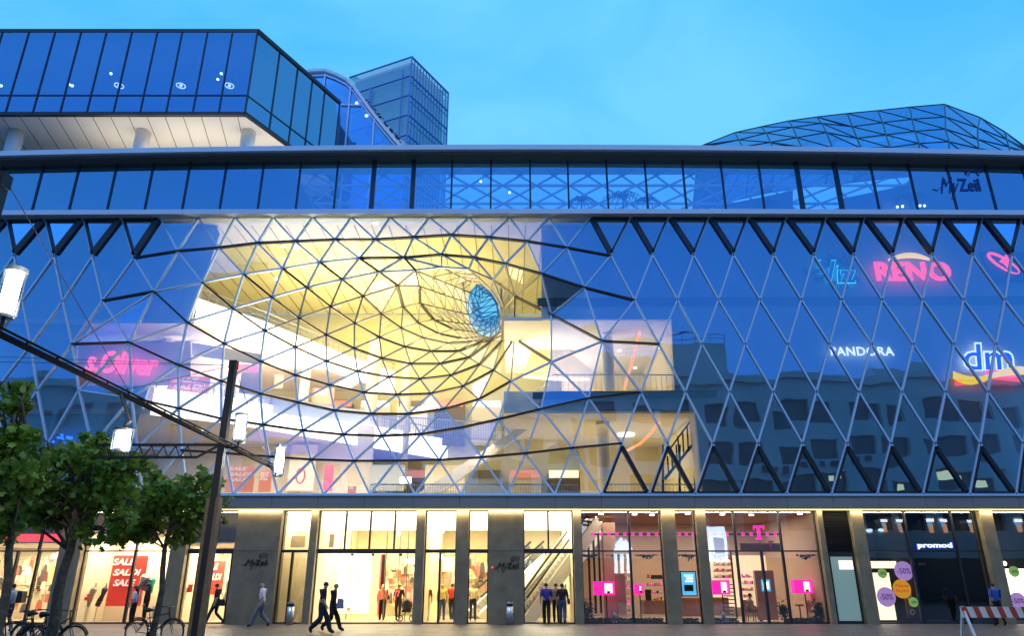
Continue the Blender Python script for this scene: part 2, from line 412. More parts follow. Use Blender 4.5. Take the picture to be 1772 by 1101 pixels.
# dedupe and drop degenerate faces
seen = set(); good = []
for f, kd in faces:
    key = frozenset(f)
    if len(key) < 3 or key in seen: continue
    seen.add(key); good.append((f, kd))
def parea(f): return abs(sum(f[i][0] * f[(i + 1) % len(f)][1] - f[(i + 1) % len(f)][0] * f[i][1] for i in range(len(f)))) / 2
def infr(f): return any(-5 < p[0] < 1777 for p in f)
good.sort(key=lambda t: -(parea(t[0]) if infr(t[0]) else 0))
rest = {'facade_glass': MB(), 'funnel_glass': MB()}
def gmat(f):
    cx = sum(p[0] for p in f) / len(f); cy_ = sum(p[1] for p in f) / len(f)
    dx, dy = (cx - EYE[0]), (cy_ - EYE[1])
    s = math.hypot(dx / (500 if dx < 0 else 125), dy / (128 if dy < 0 else 190))
    return 'funnel_glass' if s < 1 else 'facade_glass'
npane = 0
for f, kd in good:
    pts = [N(*p) for p in f]; gm = gmat(f); ta, tb = random.uniform(-.008, .008), random.uniform(-.008, .008); cc = sum(pts, Vector()) / len(pts)
    pts = [p + Vector((0, ta * (p.x - cc.x) + tb * (p.z - cc.z), 0)) for p in pts]
    if len(f) == 4: fc = [(0, 1, 2, 3)]
    else: fc = [(0, 1, 2)]
    if npane < 98 and gm == 'facade_glass' or npane < 99 and parea(f) > 1900:
        MB().add(pts, fc).build('glass_pane', gm, mall); npane += 1
    else: rest[gm].add(pts, fc)
lat = MB(); ribs = MB(); inl = MB()
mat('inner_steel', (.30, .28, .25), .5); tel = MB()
for (a, b), k in edges.items():
    if not infr((a, b)) and abs(a[0] - 886) > 1100: continue
    A, B = N(*a), N(*b)
    dm = (dep(*a) + dep(*b)) / 2
    w = .082 if dm < 1 else .07
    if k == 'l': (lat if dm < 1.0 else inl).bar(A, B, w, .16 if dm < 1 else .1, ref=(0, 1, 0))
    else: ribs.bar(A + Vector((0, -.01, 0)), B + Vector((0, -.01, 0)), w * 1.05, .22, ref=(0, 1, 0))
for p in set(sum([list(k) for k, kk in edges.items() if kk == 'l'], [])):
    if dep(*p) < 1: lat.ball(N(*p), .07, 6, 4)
# ---- the narrowing tube
Mloop = [R3[9], R3[10], I1, I2, S[4][10], S[5][9], S[6][8], S[7][7], S[8][6], S[9][5], S[9][4], S[9][3], S[9][2], S[9][1]]
Eloop = [(826, 494), (840, 498), (852, 508), (864, 528), (869, 556), (865, 572), (858, 580), (848, 584), (836, 582), (825, 575), (816, 562), (811, 545), (811, 525), (815, 507)]
n = len(Mloop); rings = [[N(*p) for p in Mloop]]
fr = [.3, .52, .70, .85, 1.0]
for i, f_ in enumerate(fr):
    rg = []
    for q in range(n):
        m_, e_ = Mloop[q], Eloop[q]
        x = m_[0] + (e_[0] - m_[0]) * f_; y = m_[1] + (e_[1] - m_[1]) * f_
        Y0 = D + dep(*m_); Y1 = 45.5
        rg.append(at(x, y, Y0 + (Y1 - Y0) * (f_ * .9 + .1 * f_ * f_)))
    rings.append(rg)
for sc_, YY in ((.82, 47.2), (.62, 50.5), (.48, 56)):
    rg = []
    for q in range(n):
        e_ = Eloop[q]; rg.append(at(852 + (e_[0] - 852) * sc_, 524 + (e_[1] - 524) * sc_, YY))
    rings.append(rg)
frl = MB()
for i in range(len(rings) - 1):
    for q in range(n):
        a, b = rings[i][q], rings[i][(q + 1) % n]; c, d = rings[i + 1][(q + 1) % n], rings[i + 1][q]
        if i >= 5 and 3 <= q <= 11 and not (i == 7 and q < 7): frl.add([a, b, d], [(0, 1, 2)])
        else: rest['funnel_glass'].add([a, b, d], [(0, 1, 2)])
        rest['funnel_glass'].add([b, c, d], [(0, 1, 2)])
        w = .052 - .002 * i
        if i: (inl if i < 5 else tel).bar(a, b, w, .07)
        (ribs if (i < 5) else tel).bar(a, d, w, .07); (inl if i < 5 else tel).bar(b, d, w, .07)
mat('pale_pane', (.62, .76, .92), .4); part(frl, 'tube_end_panes', 'pale_pane'); LR = rings[-1]
for i in range(1, n // 2):
    tel.bar(LR[i], LR[(n - i) % n], .05, .05); tel.bar(LR[i], LR[(n - i - 1) % n], .05, .05)
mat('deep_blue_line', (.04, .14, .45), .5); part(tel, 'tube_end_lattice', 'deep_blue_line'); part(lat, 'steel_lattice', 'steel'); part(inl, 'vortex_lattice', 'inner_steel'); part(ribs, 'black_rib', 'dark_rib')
rest['funnel_glass'].build('small_glass_panes', 'funnel_glass', mall, kind='stuff')
rest['facade_glass'].build('outer_glass_panes', 'facade_glass', mall, kind='stuff')
# vent frames in the top and bottom triangles
def inset(tri_, k):
    c = sum((Vector(p) for p in tri_), Vector()) / 3
    return [Vector(p) + (c - Vector(p)) * k for p in tri_]
for k in range(-1, 27):
    if not (k <= 3 or k >= 15) or k + 1 not in R0 or k not in R1: continue
    t = inset([at(*R0[k], D), at(*R0[k + 1], D), at(*R1[k], D)], .10)
    fb = MB(); heavy = 1 if k <= 3 else 0
    for i, (a, b) in enumerate(((0, 1), (1, 2), (2, 0))):
        w = .09
        if i == 1 and heavy: w = .34
        if i == 2 and not heavy: w = .26
        fb.bar(t[a] + Vector((0, .02, 0)), t[b] + Vector((0, .02, 0)), w, .3)
    fb.build('vent_frame', 'dark_frame', mall)
for k in range(15, 25):
    if k not in R5: continue
    t = inset([at(*R5[k], D), at(*R6[k], D), at(*R6[k + 1], D)], .10)
    fb = MB()
    for i, (a, b) in enumerate(((0, 1), (1, 2), (2, 0))):
        fb.bar(t[a] + Vector((0, .02, 0)), t[b] + Vector((0, .02, 0)), (.12, .09, .19)[i], .25)
    fb.build('vent_frame', 'dark_frame', mall)

# ---- horizontal bands (laid along shallow curves)
XS = [-60] + list(range(0, 1773, 111)) + [1850]
def sweep(mb, fn, prof, mi=None):
    """prof: list of (Y, py offset fn) corners swept across the facade"""
    rows = []
    for px in XS:
        rows.append([fn(px, k) for k in range(prof)])
    base = []
    for r in rows: base += r
    fs = []
    for i in range(len(rows) - 1):
        for k in range(prof):
            k2 = (k + 1) % prof
            fs.append((i * prof + k, i * prof + k2, (i + 1) * prof + k2, (i + 1) * prof + k))
    mb.add(base, fs, mi)
def sagt(px): return ((px - 900) / 886.0) ** 2   # shallow bow of the long bands
XW = lambda px, Y=D: (px - CX) * Y / 1066.0
ZC = 24.03
def cornice(px, k):
    x = XW(px); dz = -.42 * sagt(px)
    Y, z = ((33.68, ZC + .30), (33.68, ZC), (35.6, ZC), (35.6, ZC + .30))[k]
    return Vector((x, Y, z + dz))
m_ = MB(); sweep(m_, cornice, 4); fixn(part(m_, 'cornice', 'cornice'))
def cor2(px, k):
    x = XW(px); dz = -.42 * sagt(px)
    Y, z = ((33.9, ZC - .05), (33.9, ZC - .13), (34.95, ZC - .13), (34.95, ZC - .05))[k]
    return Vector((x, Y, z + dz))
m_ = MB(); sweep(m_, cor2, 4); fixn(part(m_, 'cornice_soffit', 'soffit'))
ZL = 20.28
def ledge(px, k):
    x = XW(px) * 1.03; dz = -.10 * sagt(px)
    Y, z = ((34.08, ZL + .28), (34.08, ZL), (35.2, ZL), (35.2, ZL + .28))[k]
    return Vector((x, Y, z + dz))
m_ = MB(); sweep(m_, ledge, 4); fixn(part(m_, 'ledge', 'cornice'))
fb = MB()
fx = [at(p, 870, 34.1).x for p in (-90, -10, 70, 150, 232, 312, 390, 470, 550, 630.5, 715, 795, 878, 961, 1041, 1122, 1203, 1283, 1362, 1442, 1522, 1603, 1684, 1764, 1850)]
for a, b in zip(fx, fx[1:]): fb.span(a + .008, b - .008, 34.1, 34.8, 4.95, 5.50)
fb.span(fx[0], fx[-1], 34.18, 34.78, 4.97, 5.48)
part(fb, 'fascia', 'fascia')
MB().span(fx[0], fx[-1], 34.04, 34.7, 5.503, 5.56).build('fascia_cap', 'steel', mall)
MB().span(fx[0], fx[-1], 34.45, 34.56, 4.90, 4.945).build('light_strip', 'lit_strip', mall)

# ---- strip windows of the top floor
stm = [-50, 11, 79, 141, 205, 268, 331, 394, 458, 522, 586, 649, 717, 783, 850, 917, 982, 1048.5, 1115, 1180, 1246, 1311, 1376, 1442, 1504, 1569, 1635, 1701, 1767, 1835]
zt0 = 23.95; zb0 = ZL + .29
xm = [at(p, 275, D).x for p in stm]
for i, x in enumerate(xm):
    dz = -.42 * sagt(stm[i])
    w = .09 if stm[i] not in (649, 717, 1376, 1442, 1767) else .24
    MB().span(x - w / 2, x + w / 2, D - .06, D + .12, zb0, zt0 + dz).build('mullion', 'mullion', mall)
    if i: MB().add([(xm[i - 1], D, zb0), (x, D, zb0), (x, D, zt0), (xm[i - 1], D, zt0)], [(0, 1, 2, 3)]).build('window_pane', 'strip_glass', mall)
m_ = MB(); m_.span(xm[0], xm[-1], D - .03, D + .08, zb0 - .02, zb0 + .07); part(m_, 'window_sill', 'mullion')
# inside the top floor: floor slab with the hole for the vortex, a lattice roof
hx0, hx1, hy0, hy1 = at(808, 541, 49.5).x, at(870, 541, 49.5).x, 43.6, 49.5
ARC_UP = [(808, 541), (808, 526), (812, 506), (824, 491), (841, 494), (855, 505), (867, 526), (870, 541)]
ARC_LO = [(808, 541), (814, 563), (824, 577), (836, 585), (848, 587), (859, 583), (867, 574), (871, 557), (870, 541)]
mb = MB()
for a, b, c, d in ((-46, hx0, 34.85, 49.5), (hx1, 46, 34.85, 49.5), (hx0, hx1, 34.85, hy0)): mb.span(a, b, c, d, 20.36, 20.52)
up = [atz(a, b, 20.36) for a, b in ARC_UP]
for i, p in enumerate(up): p.y = min(p.y, 49.5)
for a, b in zip(up, up[1:]): mb.prism([a, b, Vector((b.x, hy0, 20.36)), Vector((a.x, hy0, 20.36))], (0, 0, .12))
mb.prism([Vector((hx0, hy0, 20.36)), up[0], up[1], Vector((up[1].x, hy0, 20.36))], (0, 0, .11)); mb.prism([Vector((hx1, hy0, 20.36)), up[-1], up[-2], Vector((up[-2].x, hy0, 20.36))], (0, 0, .11))
fixn(part(mb, 'atrium_ceiling', 'yellow_wall'))
# plank lines and beams on the ceiling
mb = MB()
for i in range(46):
    x = -23 + i * .95
    if hx0 - .4 < x < hx1 + .4: mb.span(x - .02, x + .02, 35.6, hy0 - .1, 20.33, 20.359)
    else: mb.span(x - .02, x + .02, 35.6, 49.4, 20.33, 20.359)
part(mb, 'ceiling_seams', 'stone')
mb = MB()
xl0, xl1 = at(690, 300, 36).x, at(1470, 300, 36).x
for i in range(-2, 18):
    x = xl0 - 2 + i * 2.0
    for y0 in (35.6, 37.8, 40.0, 42.2):
        mb.bar((x, y0, 24.2), (x + 2.0, y0 + 2.2, 24.2), .06, .12, (0, 0, 1)); mb.bar((x + 2.0, y0, 24.2), (x, y0 + 2.2, 24.2), .06, .12, (0, 0, 1))
for y0 in (35.6, 37.8, 40.0, 42.2, 44.4): mb.bar((xl0 - 6, y0, 24.2), (xl1 + 4, y0, 24.2), .09, .14, (0, 0, 1))
part(mb, 'roof_lattice', 'inner_wall')
MB().span(-46, xl0 - 6, 34.9, 46, 24.0, 24.12).build('roof_slab', 'inner_wall', mall)
MB().span(xl1 + 4, 46, 34.9, 46, 24.0, 24.12).build('roof_slab', 'inner_wall', mall)
# slanting white wall to the right of the top floor
mb = MB(); mb.prism([at(1235, 358, 36.5), at(1372, 330, 36.5), at(1372, 362, 36.5)], (0, .2, 0)); mb.prism([at(1459, 343, 36.5), at(1572, 320, 36.5), at(1572, 362, 36.5), at(1459, 362, 36.5)], (0, .2, 0))
part(mb, 'ramp_wall', 'white_panel')

mat('palm_silhouette', (.01, .05, .12), .7)  # near-black blue leaves, backlit silhouette put into the colour
for px, py, sz, lab in ((1006, 352, .9, 'left of the three close together'), (1078, 348, 1.2, 'tallest in the middle of the top floor'), (1119, 352, .8, 'small one right of the tallest'), (1327, 356, .8, 'by the thick right mullion'), (1577, 350, 1.2, 'bushy one before the slanting white wall')):
    c = at(px, py, 36.1); t = empty('potted_palm', (0, 0, 0), label='dark potted palm in the top floor window, ' + lab, cat='potted palm', group='palms in the top floor windows')
    MB().tube([(c.x, c.y, 20.6), (c.x, c.y, 20.95)], [.2, .26], 12).build('pot', 'dark_frame', t); MB().tube([(c.x, c.y, 20.95), c + Vector((0, 0, .25 * sz))], .04, 7).build('trunk', 'bark', t)
    mb = MB()
    for i in range(13):
        a_ = i * 2.4; e_ = .9 * sz * random.uniform(.8, 1.1); o_ = c + Vector((0, 0, .25 * sz)); d_ = Vector((math.cos(a_), math.sin(a_) * .7, 0)); pr = None
        for q in range(7):
            u = q / 6; p = o_ + d_ * e_ * u + Vector((0, 0, e_ * (.75 * u - .95 * u * u)))
            if pr is not None:
                mb.bar(pr, p, .025, .02)
                for s_ in (-1, 1): mb.bar(p, p + Vector((-d_.y, d_.x, 0)) * s_ * .2 * sz * (1.1 - u) + Vector((0, 0, -.12 * sz)), .03, .008)
            pr = p
    mb.build('fronds', 'palm_silhouette', t)
for px, py in ((1553, 358), (1562, 357), (1592, 356), (1600, 356), (832, 314), (882, 333)): MB().ball(at(px, py, 36.0 if px > 1000 else 37), .07, 8, 5).build('small_lamp', 'lamp_glow', mall)
# ---- inner walls right behind the lattice
def wallpoly(pts, Y, m, name, th=.18):
    mb = MB(); mb.prism([at(p[0], p[1], Y) for p in pts], (0, th, 0))
    bm = bmesh.new(); me = bpy.data.meshes.new(name); me.from_pydata(mb.v, [], mb.f); bm.from_mesh(me)
    bmesh.ops.triangulate(bm, faces=[f for f in bm.faces if len(f.verts) > 4]); bmesh.ops.recalc_face_normals(bm, faces=bm.faces); bm.to_mesh(me); bm.free()
    me.materials.append(M[m]); o = bpy.data.objects.new(name, me); COL.objects.link(o); o.parent = mall; return o
YP = 35.7
wallpoly([(-80, 370), (368, 374), (380, 405), (330, 553), (165, 553), (132, 600), (132, 668), (258, 668), (235, 740), (235, 862), (-80, 862)], YP, 'inner_wall', 'inner_wall')
wallpoly([(937, 374), (1900, 370), (1900, 862), (1217, 862), (1203, 713), (922, 713), (950, 677), (1168, 677), (1162, 553), (937, 553)], YP, 'inner_wall', 'inner_wall')
zs1 = at(886, 518, YP).z
m_ = MB(); m_.prism([at(930, 516, 35.64), at(1800, 512, 35.64), at(1800, 526, 35.64), at(930, 530, 35.64)], (0, .05, 0)); part(m_, 'wall_joint', 'soffit')
m_ = MB(); m_.prism([at(922, 679, 35.5), at(1240, 675, 35.5), at(1240, 687, 35.5), at(922, 690, 35.5)], (0, .15, 0)); part(m_, 'floor_edge', 'dark_frame')

# ---- atrium balconies: slabs whose lit edges run back into the building
def slab(edge, z, th, name, back=52.5):
    pts = [atz(px, py, z) for px, py in edge]
    for p in pts: p.y = max(35.3, min(p.y, back))
    L = [Vector((pts[0].x - 16, pts[0].y, z)), ] + pts + [Vector((pts[-1].x, 53, z)), Vector((pts[0].x - 16, 53, z))]
    mb = MB(); mb.prism([Vector((p.x, p.y, z - .25)) for p in L], (0, 0, .25))
    part(mb, name, 'pink_pale')
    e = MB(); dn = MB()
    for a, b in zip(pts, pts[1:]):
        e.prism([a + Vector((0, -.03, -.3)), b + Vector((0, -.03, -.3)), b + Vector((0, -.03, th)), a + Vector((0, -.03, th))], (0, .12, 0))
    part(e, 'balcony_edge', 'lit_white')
    return pts
b3 = slab([(338, 552), (450, 588), (600, 645), (720, 683), (800, 706), (905, 715)], at(338, 552, 35.5).z, 1.15, 'balcony_slab')
b2 = slab([(262, 708), (400, 724), (520, 745), (650, 768), (780, 790), (905, 800)], at(262, 708, 35.6).z, 1.1, 'balcony_slab')
for q, (pts_, z_) in enumerate(((b3, b3[0].z), (b2, b2[0].z))):
    rl = MB()
    for a, b in zip(pts_, pts_[1:]):
        n_ = max(2, int((b - a).length / .5))
        for i in range(n_): p = a.lerp(b, i / n_); rl.bar(p + Vector((0, .1, 1.1)), p + Vector((0, .1, 1.75)), .03, .03)
        rl.bar(a + Vector((0, .1, 1.75)), b + Vector((0, .1, 1.75)), .06, .06); rl.bar(a + Vector((0, .1, 1.45)), b + Vector((0, .1, 1.45)), .02, .02)
    part(rl, 'balcony_railing', 'brushed')
DLS = [(420, 625, 3), (480, 650, 3), (400, 655, 3), (560, 680, 3), (620, 692, 3), (350, 605, 3), (500, 690, 3), (680, 705, 3), (560, 705, 3), (350, 745, 2), (420, 765, 2), (500, 780, 2), (600, 796, 2), (450, 792, 2), (330, 775, 2), (560, 800, 2), (680, 806, 2)]
# back wall, right side wall and floor of the atrium
mb = MB()
nz = at(840, 592, 49.6).z
mb.span(-30, hx0, 49.6, 49.8, 5.3, 20.36); mb.span(hx1, 8, 49.6, 49.8, 5.3, 20.36); mb.span(hx0, hx1, 49.6, 49.8, 5.3, nz)
lo = [at(a, b, 49.6) for a, b in ARC_LO]
for a, b in zip(lo, lo[1:]): mb.prism([a, b, Vector((b.x, 49.6, nz - .01)), Vector((a.x, 49.6, nz - .01))], (0, .15, 0))
part(mb, 'atrium_back_wall', 'yellow_wall')
xr = at(945, 553, YP).x
MB().add([(-31, 34.9, 5.3), (24, 34.9, 5.3), (24, 53, 5.3), (-31, 53, 5.3)], [(0, 1, 2, 3)]).build('upper_floor', 'gold_floor', mall)
# dark slanted ceiling recess in the left room, and the slabs behind the sign
wallpoly([(185, 556), (330, 592), (450, 612), (450, 632), (330, 615), (170, 575)], 38.4, 'inner_wall', 'bulkhead')
wallpoly([(330, 668), (640, 712), (640, 735), (330, 700)], 39.5, 'inner_wall', 'bulkhead')
# left room: back wall and ceiling
zl_c = at(200, 553, YP).z; zl_f = at(200, 672, YP).z
m_ = MB(); m_.span(at(110, 600, 37.8).x, at(420, 600, 41).x, 41.2, 41.35, zl_f - .2, zl_c); part(m_, 'shop_wall', 'pink_pale')
m_ = MB(); m_.span(at(100, 600, 37).x, at(640, 600, 41).x, 44, 44.2, 5.3, zl_f - .2); part(m_, 'shop_wall', 'pale')
MB().span(at(110, 560, YP).x, at(345, 560, YP).x, 35.9, 41.2, zl_c, zl_c + .2).build('shop_ceiling', 'pale', mall)
# right rooms
zr = [at(1000, y, YP).z for y in (553, 677, 713)]
x0, x1 = at(945, 600, YP).x, at(1172, 600, YP).x
m_ = MB(); m_.span(x0 - 2.2, x1 + .6, 35.9, 46, zr[0], zr[0] + .2); m_.span(x0 - 2.2, x1 + 3, 35.9, 46, zr[2] - .03, zr[1] + .02); part(m_, 'gallery_ceiling', 'pale')
m_ = MB(); m_.span(x1 + .05, x1 + .2, 35.9, 45.79, zr[1] + .03, zr[0] - .003); m_.span(x0 + 1.5, x1 + .22, 45.8, 45.99, zr[1] + .03, zr[0] - .003); part(m_, 'gallery_wall', 'cream')
x2 = at(1207, 780, YP).x
m_ = MB(); m_.span(x2 + .05, x2 + .2, 35.9, 45.79, 5.4, zr[2] - .035); m_.span(x0 + 2.5, x2 + .25, 45.8, 45.99, 5.3, zr[2] - .035); part(m_, 'gallery_wall', 'cream')
for (px, py0, py1, Y, r) in ((1052, 553, 677, 38, .32), (1045, 713, 857, 38, .36), (288, 553, 672, 38.2, .30), (520, 620, 857, 44, .3), (640, 600, 857, 46, .4), (700, 640, 830, 47, .35)):
    c = at(px, (py0 + py1) / 2, Y); z0 = min(at(px, py1, Y).z, at(px, py0, Y).z); z1 = at(px, py0, Y).z
    MB().tube([(c.x, Y, z0 - .6), (c.x, Y, z1 + .5)], r, 18).build('round_column', 'pale', mall, smooth=True)
# lit discs and light bands on the ceilings
def disc(px, py, z, r, m='lit_white', name='ceiling_light'):
    c = atz(px, py, z); mb = MB(); mb.tube([(c.x, c.y, z - .02), (c.x, c.y, z - .08)], r, 24); mb.build(name, m, mall)
zc = zr[2] - .06
for px, py, r in ((1083, 752, .5), (1107, 807, .9), (1030, 827, 1.8), (960, 812, 1.5), (985, 796, 1.3), (1180, 822, 2.0), (1090, 835, 2.2)):
    v = atz(px, py, zc)
    if v.y < 46.5: disc(px, py, zc, r)
for px, py in ((1099, 636), (1100, 652), (1072, 606), (1140, 600), (985, 590)): disc(px, py, zr[0], .12)
for px, py in ((270, 565), (330, 578), (215, 562), (300, 560)): disc(px, py, zl_c, .14)
for px, py in ((490, 425), (514, 427), (650, 385), (600, 412), (478, 482), (624, 440)): disc(px, py, 20.34, .16)
for px, py, q in DLS: disc(px, py, (b3 if q == 3 else b2)[0].z - .255, .14)
# orange neon lines
def neonline(pts, m, r=.05):
    MB().tube([at(a, b, c) for a, b, c in pts], r, 8).build('neon_line', m, mall, smooth=True)
neonline([(1107, 574, 37), (1098, 610, 37.3), (1090, 640, 37.6), (1079, 676, 38)], 'orange_line', .07)
neonline([(1140, 732, 37), (1125, 752, 37.5), (1108, 768, 38), (1086, 780, 38.6)], 'orange_line', .07)
for px, py in ((985, 640), (1010, 655), (1130, 660)):
    c_ = at(px, py, 41); MB().box((c_.x, 41, zr[1] + .5), (.9, .5, 1.0)).build('display_case', 'bulk_tan', mall); MB().box((c_.x, 41, zr[1] + 1.06), (.8, .4, .1)).build('goods', 'pale_red_glow', mall)
for k_, (zz_, xa, xb, yy) in enumerate(((zr[1], x0 + .3, x1, 36.2), (5.35, x0 + 3, x2, 36.6))):
    rl = MB()
    for i in range(24): xx_ = xa + (xb - xa) * i / 23; rl.bar((xx_, yy, zz_), (xx_, yy, zz_ + 1.0), .02, .02)
    rl.bar((xa, yy, zz_ + 1), (xb, yy, zz_ + 1), .05, .05); part(rl, 'gallery_railing', 'brushed')
random.seed(21)
for i in range(11):   # shop fronts with lit windows at the back of the atrium
    xx_ = -21 + i * 2.6; zz_ = 5.4
    MB().span(xx_, xx_ + 2.2, 49.2, 49.5, zz_, zz_ + 3.3).build('shop_front', ['pale', 'bulk_tan', 'lit_dim', 'inner_wall'][i % 4], mall)
    MB().span(xx_ + .1, xx_ + 2.1, 49.1, 49.19, zz_ + 3.0, zz_ + 3.5).build('shop_fascia', ['lit_soft', 'stone', 'pale_red_glow'][i % 3], mall)
    if i < 8:
        MB().span(xx_, xx_ + 2.1, 49.2, 49.5, zz_ + 5.2, zz_ + 8.1).build('shop_front', ['bulk_tan', 'pale', 'lit_dim'][i % 3], mall); MB().span(xx_ + .1, xx_ + 2.0, 49.1, 49.19, zz_ + 7.9, zz_ + 8.3).build('shop_fascia', ['pale_red_glow', 'lit_soft', 'stone'][i % 3], mall)
# escalator flanks and stairs in the atrium
def flank(pts, Y, m, th=.5, name='escalator'):
    mb = MB(); mb.prism([at(a, b, Y) for a, b in pts], (0, th, 0)); return part(mb, name, m)
flank([(905, 650), (925, 590), (960, 585), (1022, 640), (1022, 655), (960, 655)], 41, 'cream')
flank([(905, 800), (1015, 735), (960, 680), (930, 700), (880, 790)], 43, 'cream')
flank([(720, 856), (905, 735), (925, 735), (760, 856)], 40, 'pale')
def railing(p, q, h, n_, name='railing', m='brushed'):
    mb = MB(); p = Vector(p); q = Vector(q)
    for i in range(n_ + 1):
        a = p.lerp(q, i / n_); mb.bar(a, a + Vector((0, 0, h)), .03, .03)
    mb.bar(p + Vector((0, 0, h)), q + Vector((0, 0, h)), .06, .06); mb.bar(p + Vector((0, 0, .08)), q + Vector((0, 0, .08)), .04, .04)
    return part(mb, name, m)
railing((at(640, 857, 37).x, 37, 5.35), (at(1000, 857, 37).x, 37, 5.35), 1.05, 80)
p_ = at(660, 752, 42); q_ = at(870, 765, 42); railing(p_, q_, 1.1, 50)
p_ = at(850, 762, 42); q_ = at(950, 690, 42); railing(p_, q_, 1.0, 30)
# dark stair railing at the right gallery
st = MB()
for a, b, c in ((1155, 790, 822), (1162, 780, 815), (1170, 770, 805), (1173, 755, 793), (1181, 745, 785), (1189, 738, 778), (1197, 728, 770)): st.bar(at(a, b, 37), at(a + 2, c, 37), .07, .07)
st.bar(at(1150, 790, 37), at(1200, 722, 37), .08, .08); st.bar(at(1150, 830, 37), at(1200, 768, 37), .14, .1)
for a in (1147, 1176, 1203): st.bar(at(a, 770, 37), at(a, 857, 37), .1, .1)
part(st, 'stair_railing', 'dark_frame')

# ---- area lights; the upward ones are added to wash ceilings
def area(loc, sx, sy, power, col=(1, .86, .55), rot=(0, 0, 0)):
    l = bpy.data.lights.new('area_light', 'AREA'); l.shape = 'RECTANGLE'; l.size = sx; l.size_y = sy; l.energy = power; l.color = col
    o = bpy.data.objects.new('area_light', l); COL.objects.link(o); o.location = loc; o.rotation_euler = rot; return o
UP = (math.pi, 0, 0)
area((0, 34.46, 4.88), 60, .12, 900, (1, .84, .5), (R(8), 0, 0))
area((-8, 41, 14.5), 14, 6, 1600, (1, .89, .48), UP)           # washes the yellow ceiling
area((-8, 43, 19.9), 16, 8, 1100, (1, .86, .5))
area((2, 42, 12), 5, 5, 500, (1, .86, .5), UP)
area((-14, 40, zs1 - 2.2), 8, 3, 500, (1, .85, .7), UP)
area((-17, 38.6, zl_c - .1), 5, 3, 260, (1, .87, .7))
area((-17, 39, zl_f + .1), 5, 3, 260, (1, .87, .7), UP)
area((-9, 40, 10), 16, 4, 1300, (1, .88, .62), UP)
area((-9, 40, 9), 16, 4, 1300, (1, .88, .62))
area((5.5, 40, zr[1] + .3), 5, 5, 60, (1, .86, .5), UP)
area((5.5, 40, zr[0] - .1), 5, 5, 60, (1, .88, .6))
area((6, 40, 5.6), 8, 6, 240, (1, .82, .38), UP)
area((6, 40, zr[2] - .2), 8, 6, 130, (1, .86, .5))
# ================================================================== ROOFTOP
# pavilion on columns, upper left
pav = empty('rooftop_pavilion'); pav.parent = mall
zpb, zpt, zpm = at(410, 196, D).z, at(445, 55, D).z, at(430, 165, D).z
xc = at(445, 55, D).x; xL = -46
cB = Vector((xc, D, zpb)); eT = atz(588, 180, zpt); dirv = Vector((eT.x - xc, eT.y - D, 0)); side_len = dirv.length; dirv.normalize()
P2 = Vector((xc, D, 0)); P3 = P2 + dirv * (side_len)
P4 = P3 + Vector((-1.2, 6, 0))
def zup(p, z): return Vector((p.x, p.y, z))
mb = MB(); poly = [Vector((xL, D + .25, zpb)), Vector((xc - .1, D + .25, zpb)), zup(P3, zpb) + Vector((-.3, 0, 0)), zup(P4, zpb), Vector((xL, 50, zpb))]
mb.prism(poly, (0, 0, .15)); part(mb, 'soffit', 'white_panel', pav)
mb = MB(); nrm = Vector((dirv.y, -dirv.x, 0))
for i in range(30):   # soffit board joints, slanting
    x = xc - .5 - i * 1.05
    mb.bar((x, D + .3, zpb - .004), (x - 2.6, D + 12, zpb - .004), .035, .012, (0, 0, 1))
part(mb, 'soffit_joint', 'soffit', pav)
mb = MB(); mb.prism([p + Vector((0, 0, zpt - zpb)) for p in poly], (0, 0, .2)); part(mb, 'roof', 'inner_wall', pav)
mb = MB(); mb.span(xL, xc, D - .03, D + .2, zpb - .1, zpb + .1); mb.span(xL, xc, D - .03, D + .2, zpt - .02, zpt + .22)
mb.bar(P2 + Vector((0, 0, zpb)), P3 + Vector((0, 0, zpb)), .2, .2, (0, 0, 1)); mb.bar(P2 + Vector((0, 0, zpt + .1)), P3 + Vector((0, 0, zpt + .1)), .2, .24, (0, 0, 1))
part(mb, 'edge_trim', 'dark_frame', pav)
mb = MB(); px_list = [4, 50, 95, 140, 184, 228, 272, 315, 359, 402, 445]
for p in px_list: x = at(p, 57, D).x; mb.span(x - .035, x + .035, D - .05, D + .1, zpb, zpt)
mb.span(xL, xc, D - .04, D + .08, zpm - .035, zpm + .035); 
fr_ = [0, .25, .46, .64, .80, 1.0]
for f_ in fr_[1:]:
    p = P2 + dirv * side_len * f_; mb.bar(zup(p, zpb), zup(p, zpt), .07, .12)
mb.bar(zup(P2, zpm), zup(P2 + dirv * side_len * .85, zpm), .08, .08, (0, 0, 1))
part(mb, 'mullions', 'mullion', pav)
xs_ = [xL] + [at(p, 57, D).x for p in px_list]
for a, b in zip(xs_, xs_[1:]): part(MB().add([(a, D, zpb), (b, D, zpb), (b, D, zpt), (a, D, zpt)], [(0, 1, 2, 3)]), 'window_pane', 'pavilion_glass', pav)
for a, b in zip(fr_, fr_[1:]):
    p = P2 + dirv * side_len * a; q = P2 + dirv * side_len * b
    part(MB().add([zup(p, zpb), zup(q, zpb), zup(q, zpt), zup(p, zpt)], [(0, 1, 2, 3)]), 'window_pane', 'pavilion_glass', pav)
part(MB().add([zup(P3, zpb), zup(P4, zpb), zup(P4, zpt), zup(P3, zpt)], [(0, 1, 2, 3)]), 'end_wall', 'dark_frame', pav)
MB().span(xL, xc - .6, 41, 41.2, zpb, zpt).build('inner_wall', 'inner_wall', pav)
mb = MB(); mb.prism([Vector((xL, D + .4, zpt - .3)), Vector((xc - .4, D + .4, zpt - .3)), Vector((xc + 1.2, 41, zpt - .3)), Vector((xL, 41, zpt - .3))], (0, 0, .1)); part(mb, 'inner_ceiling', 'inner_wall', pav)
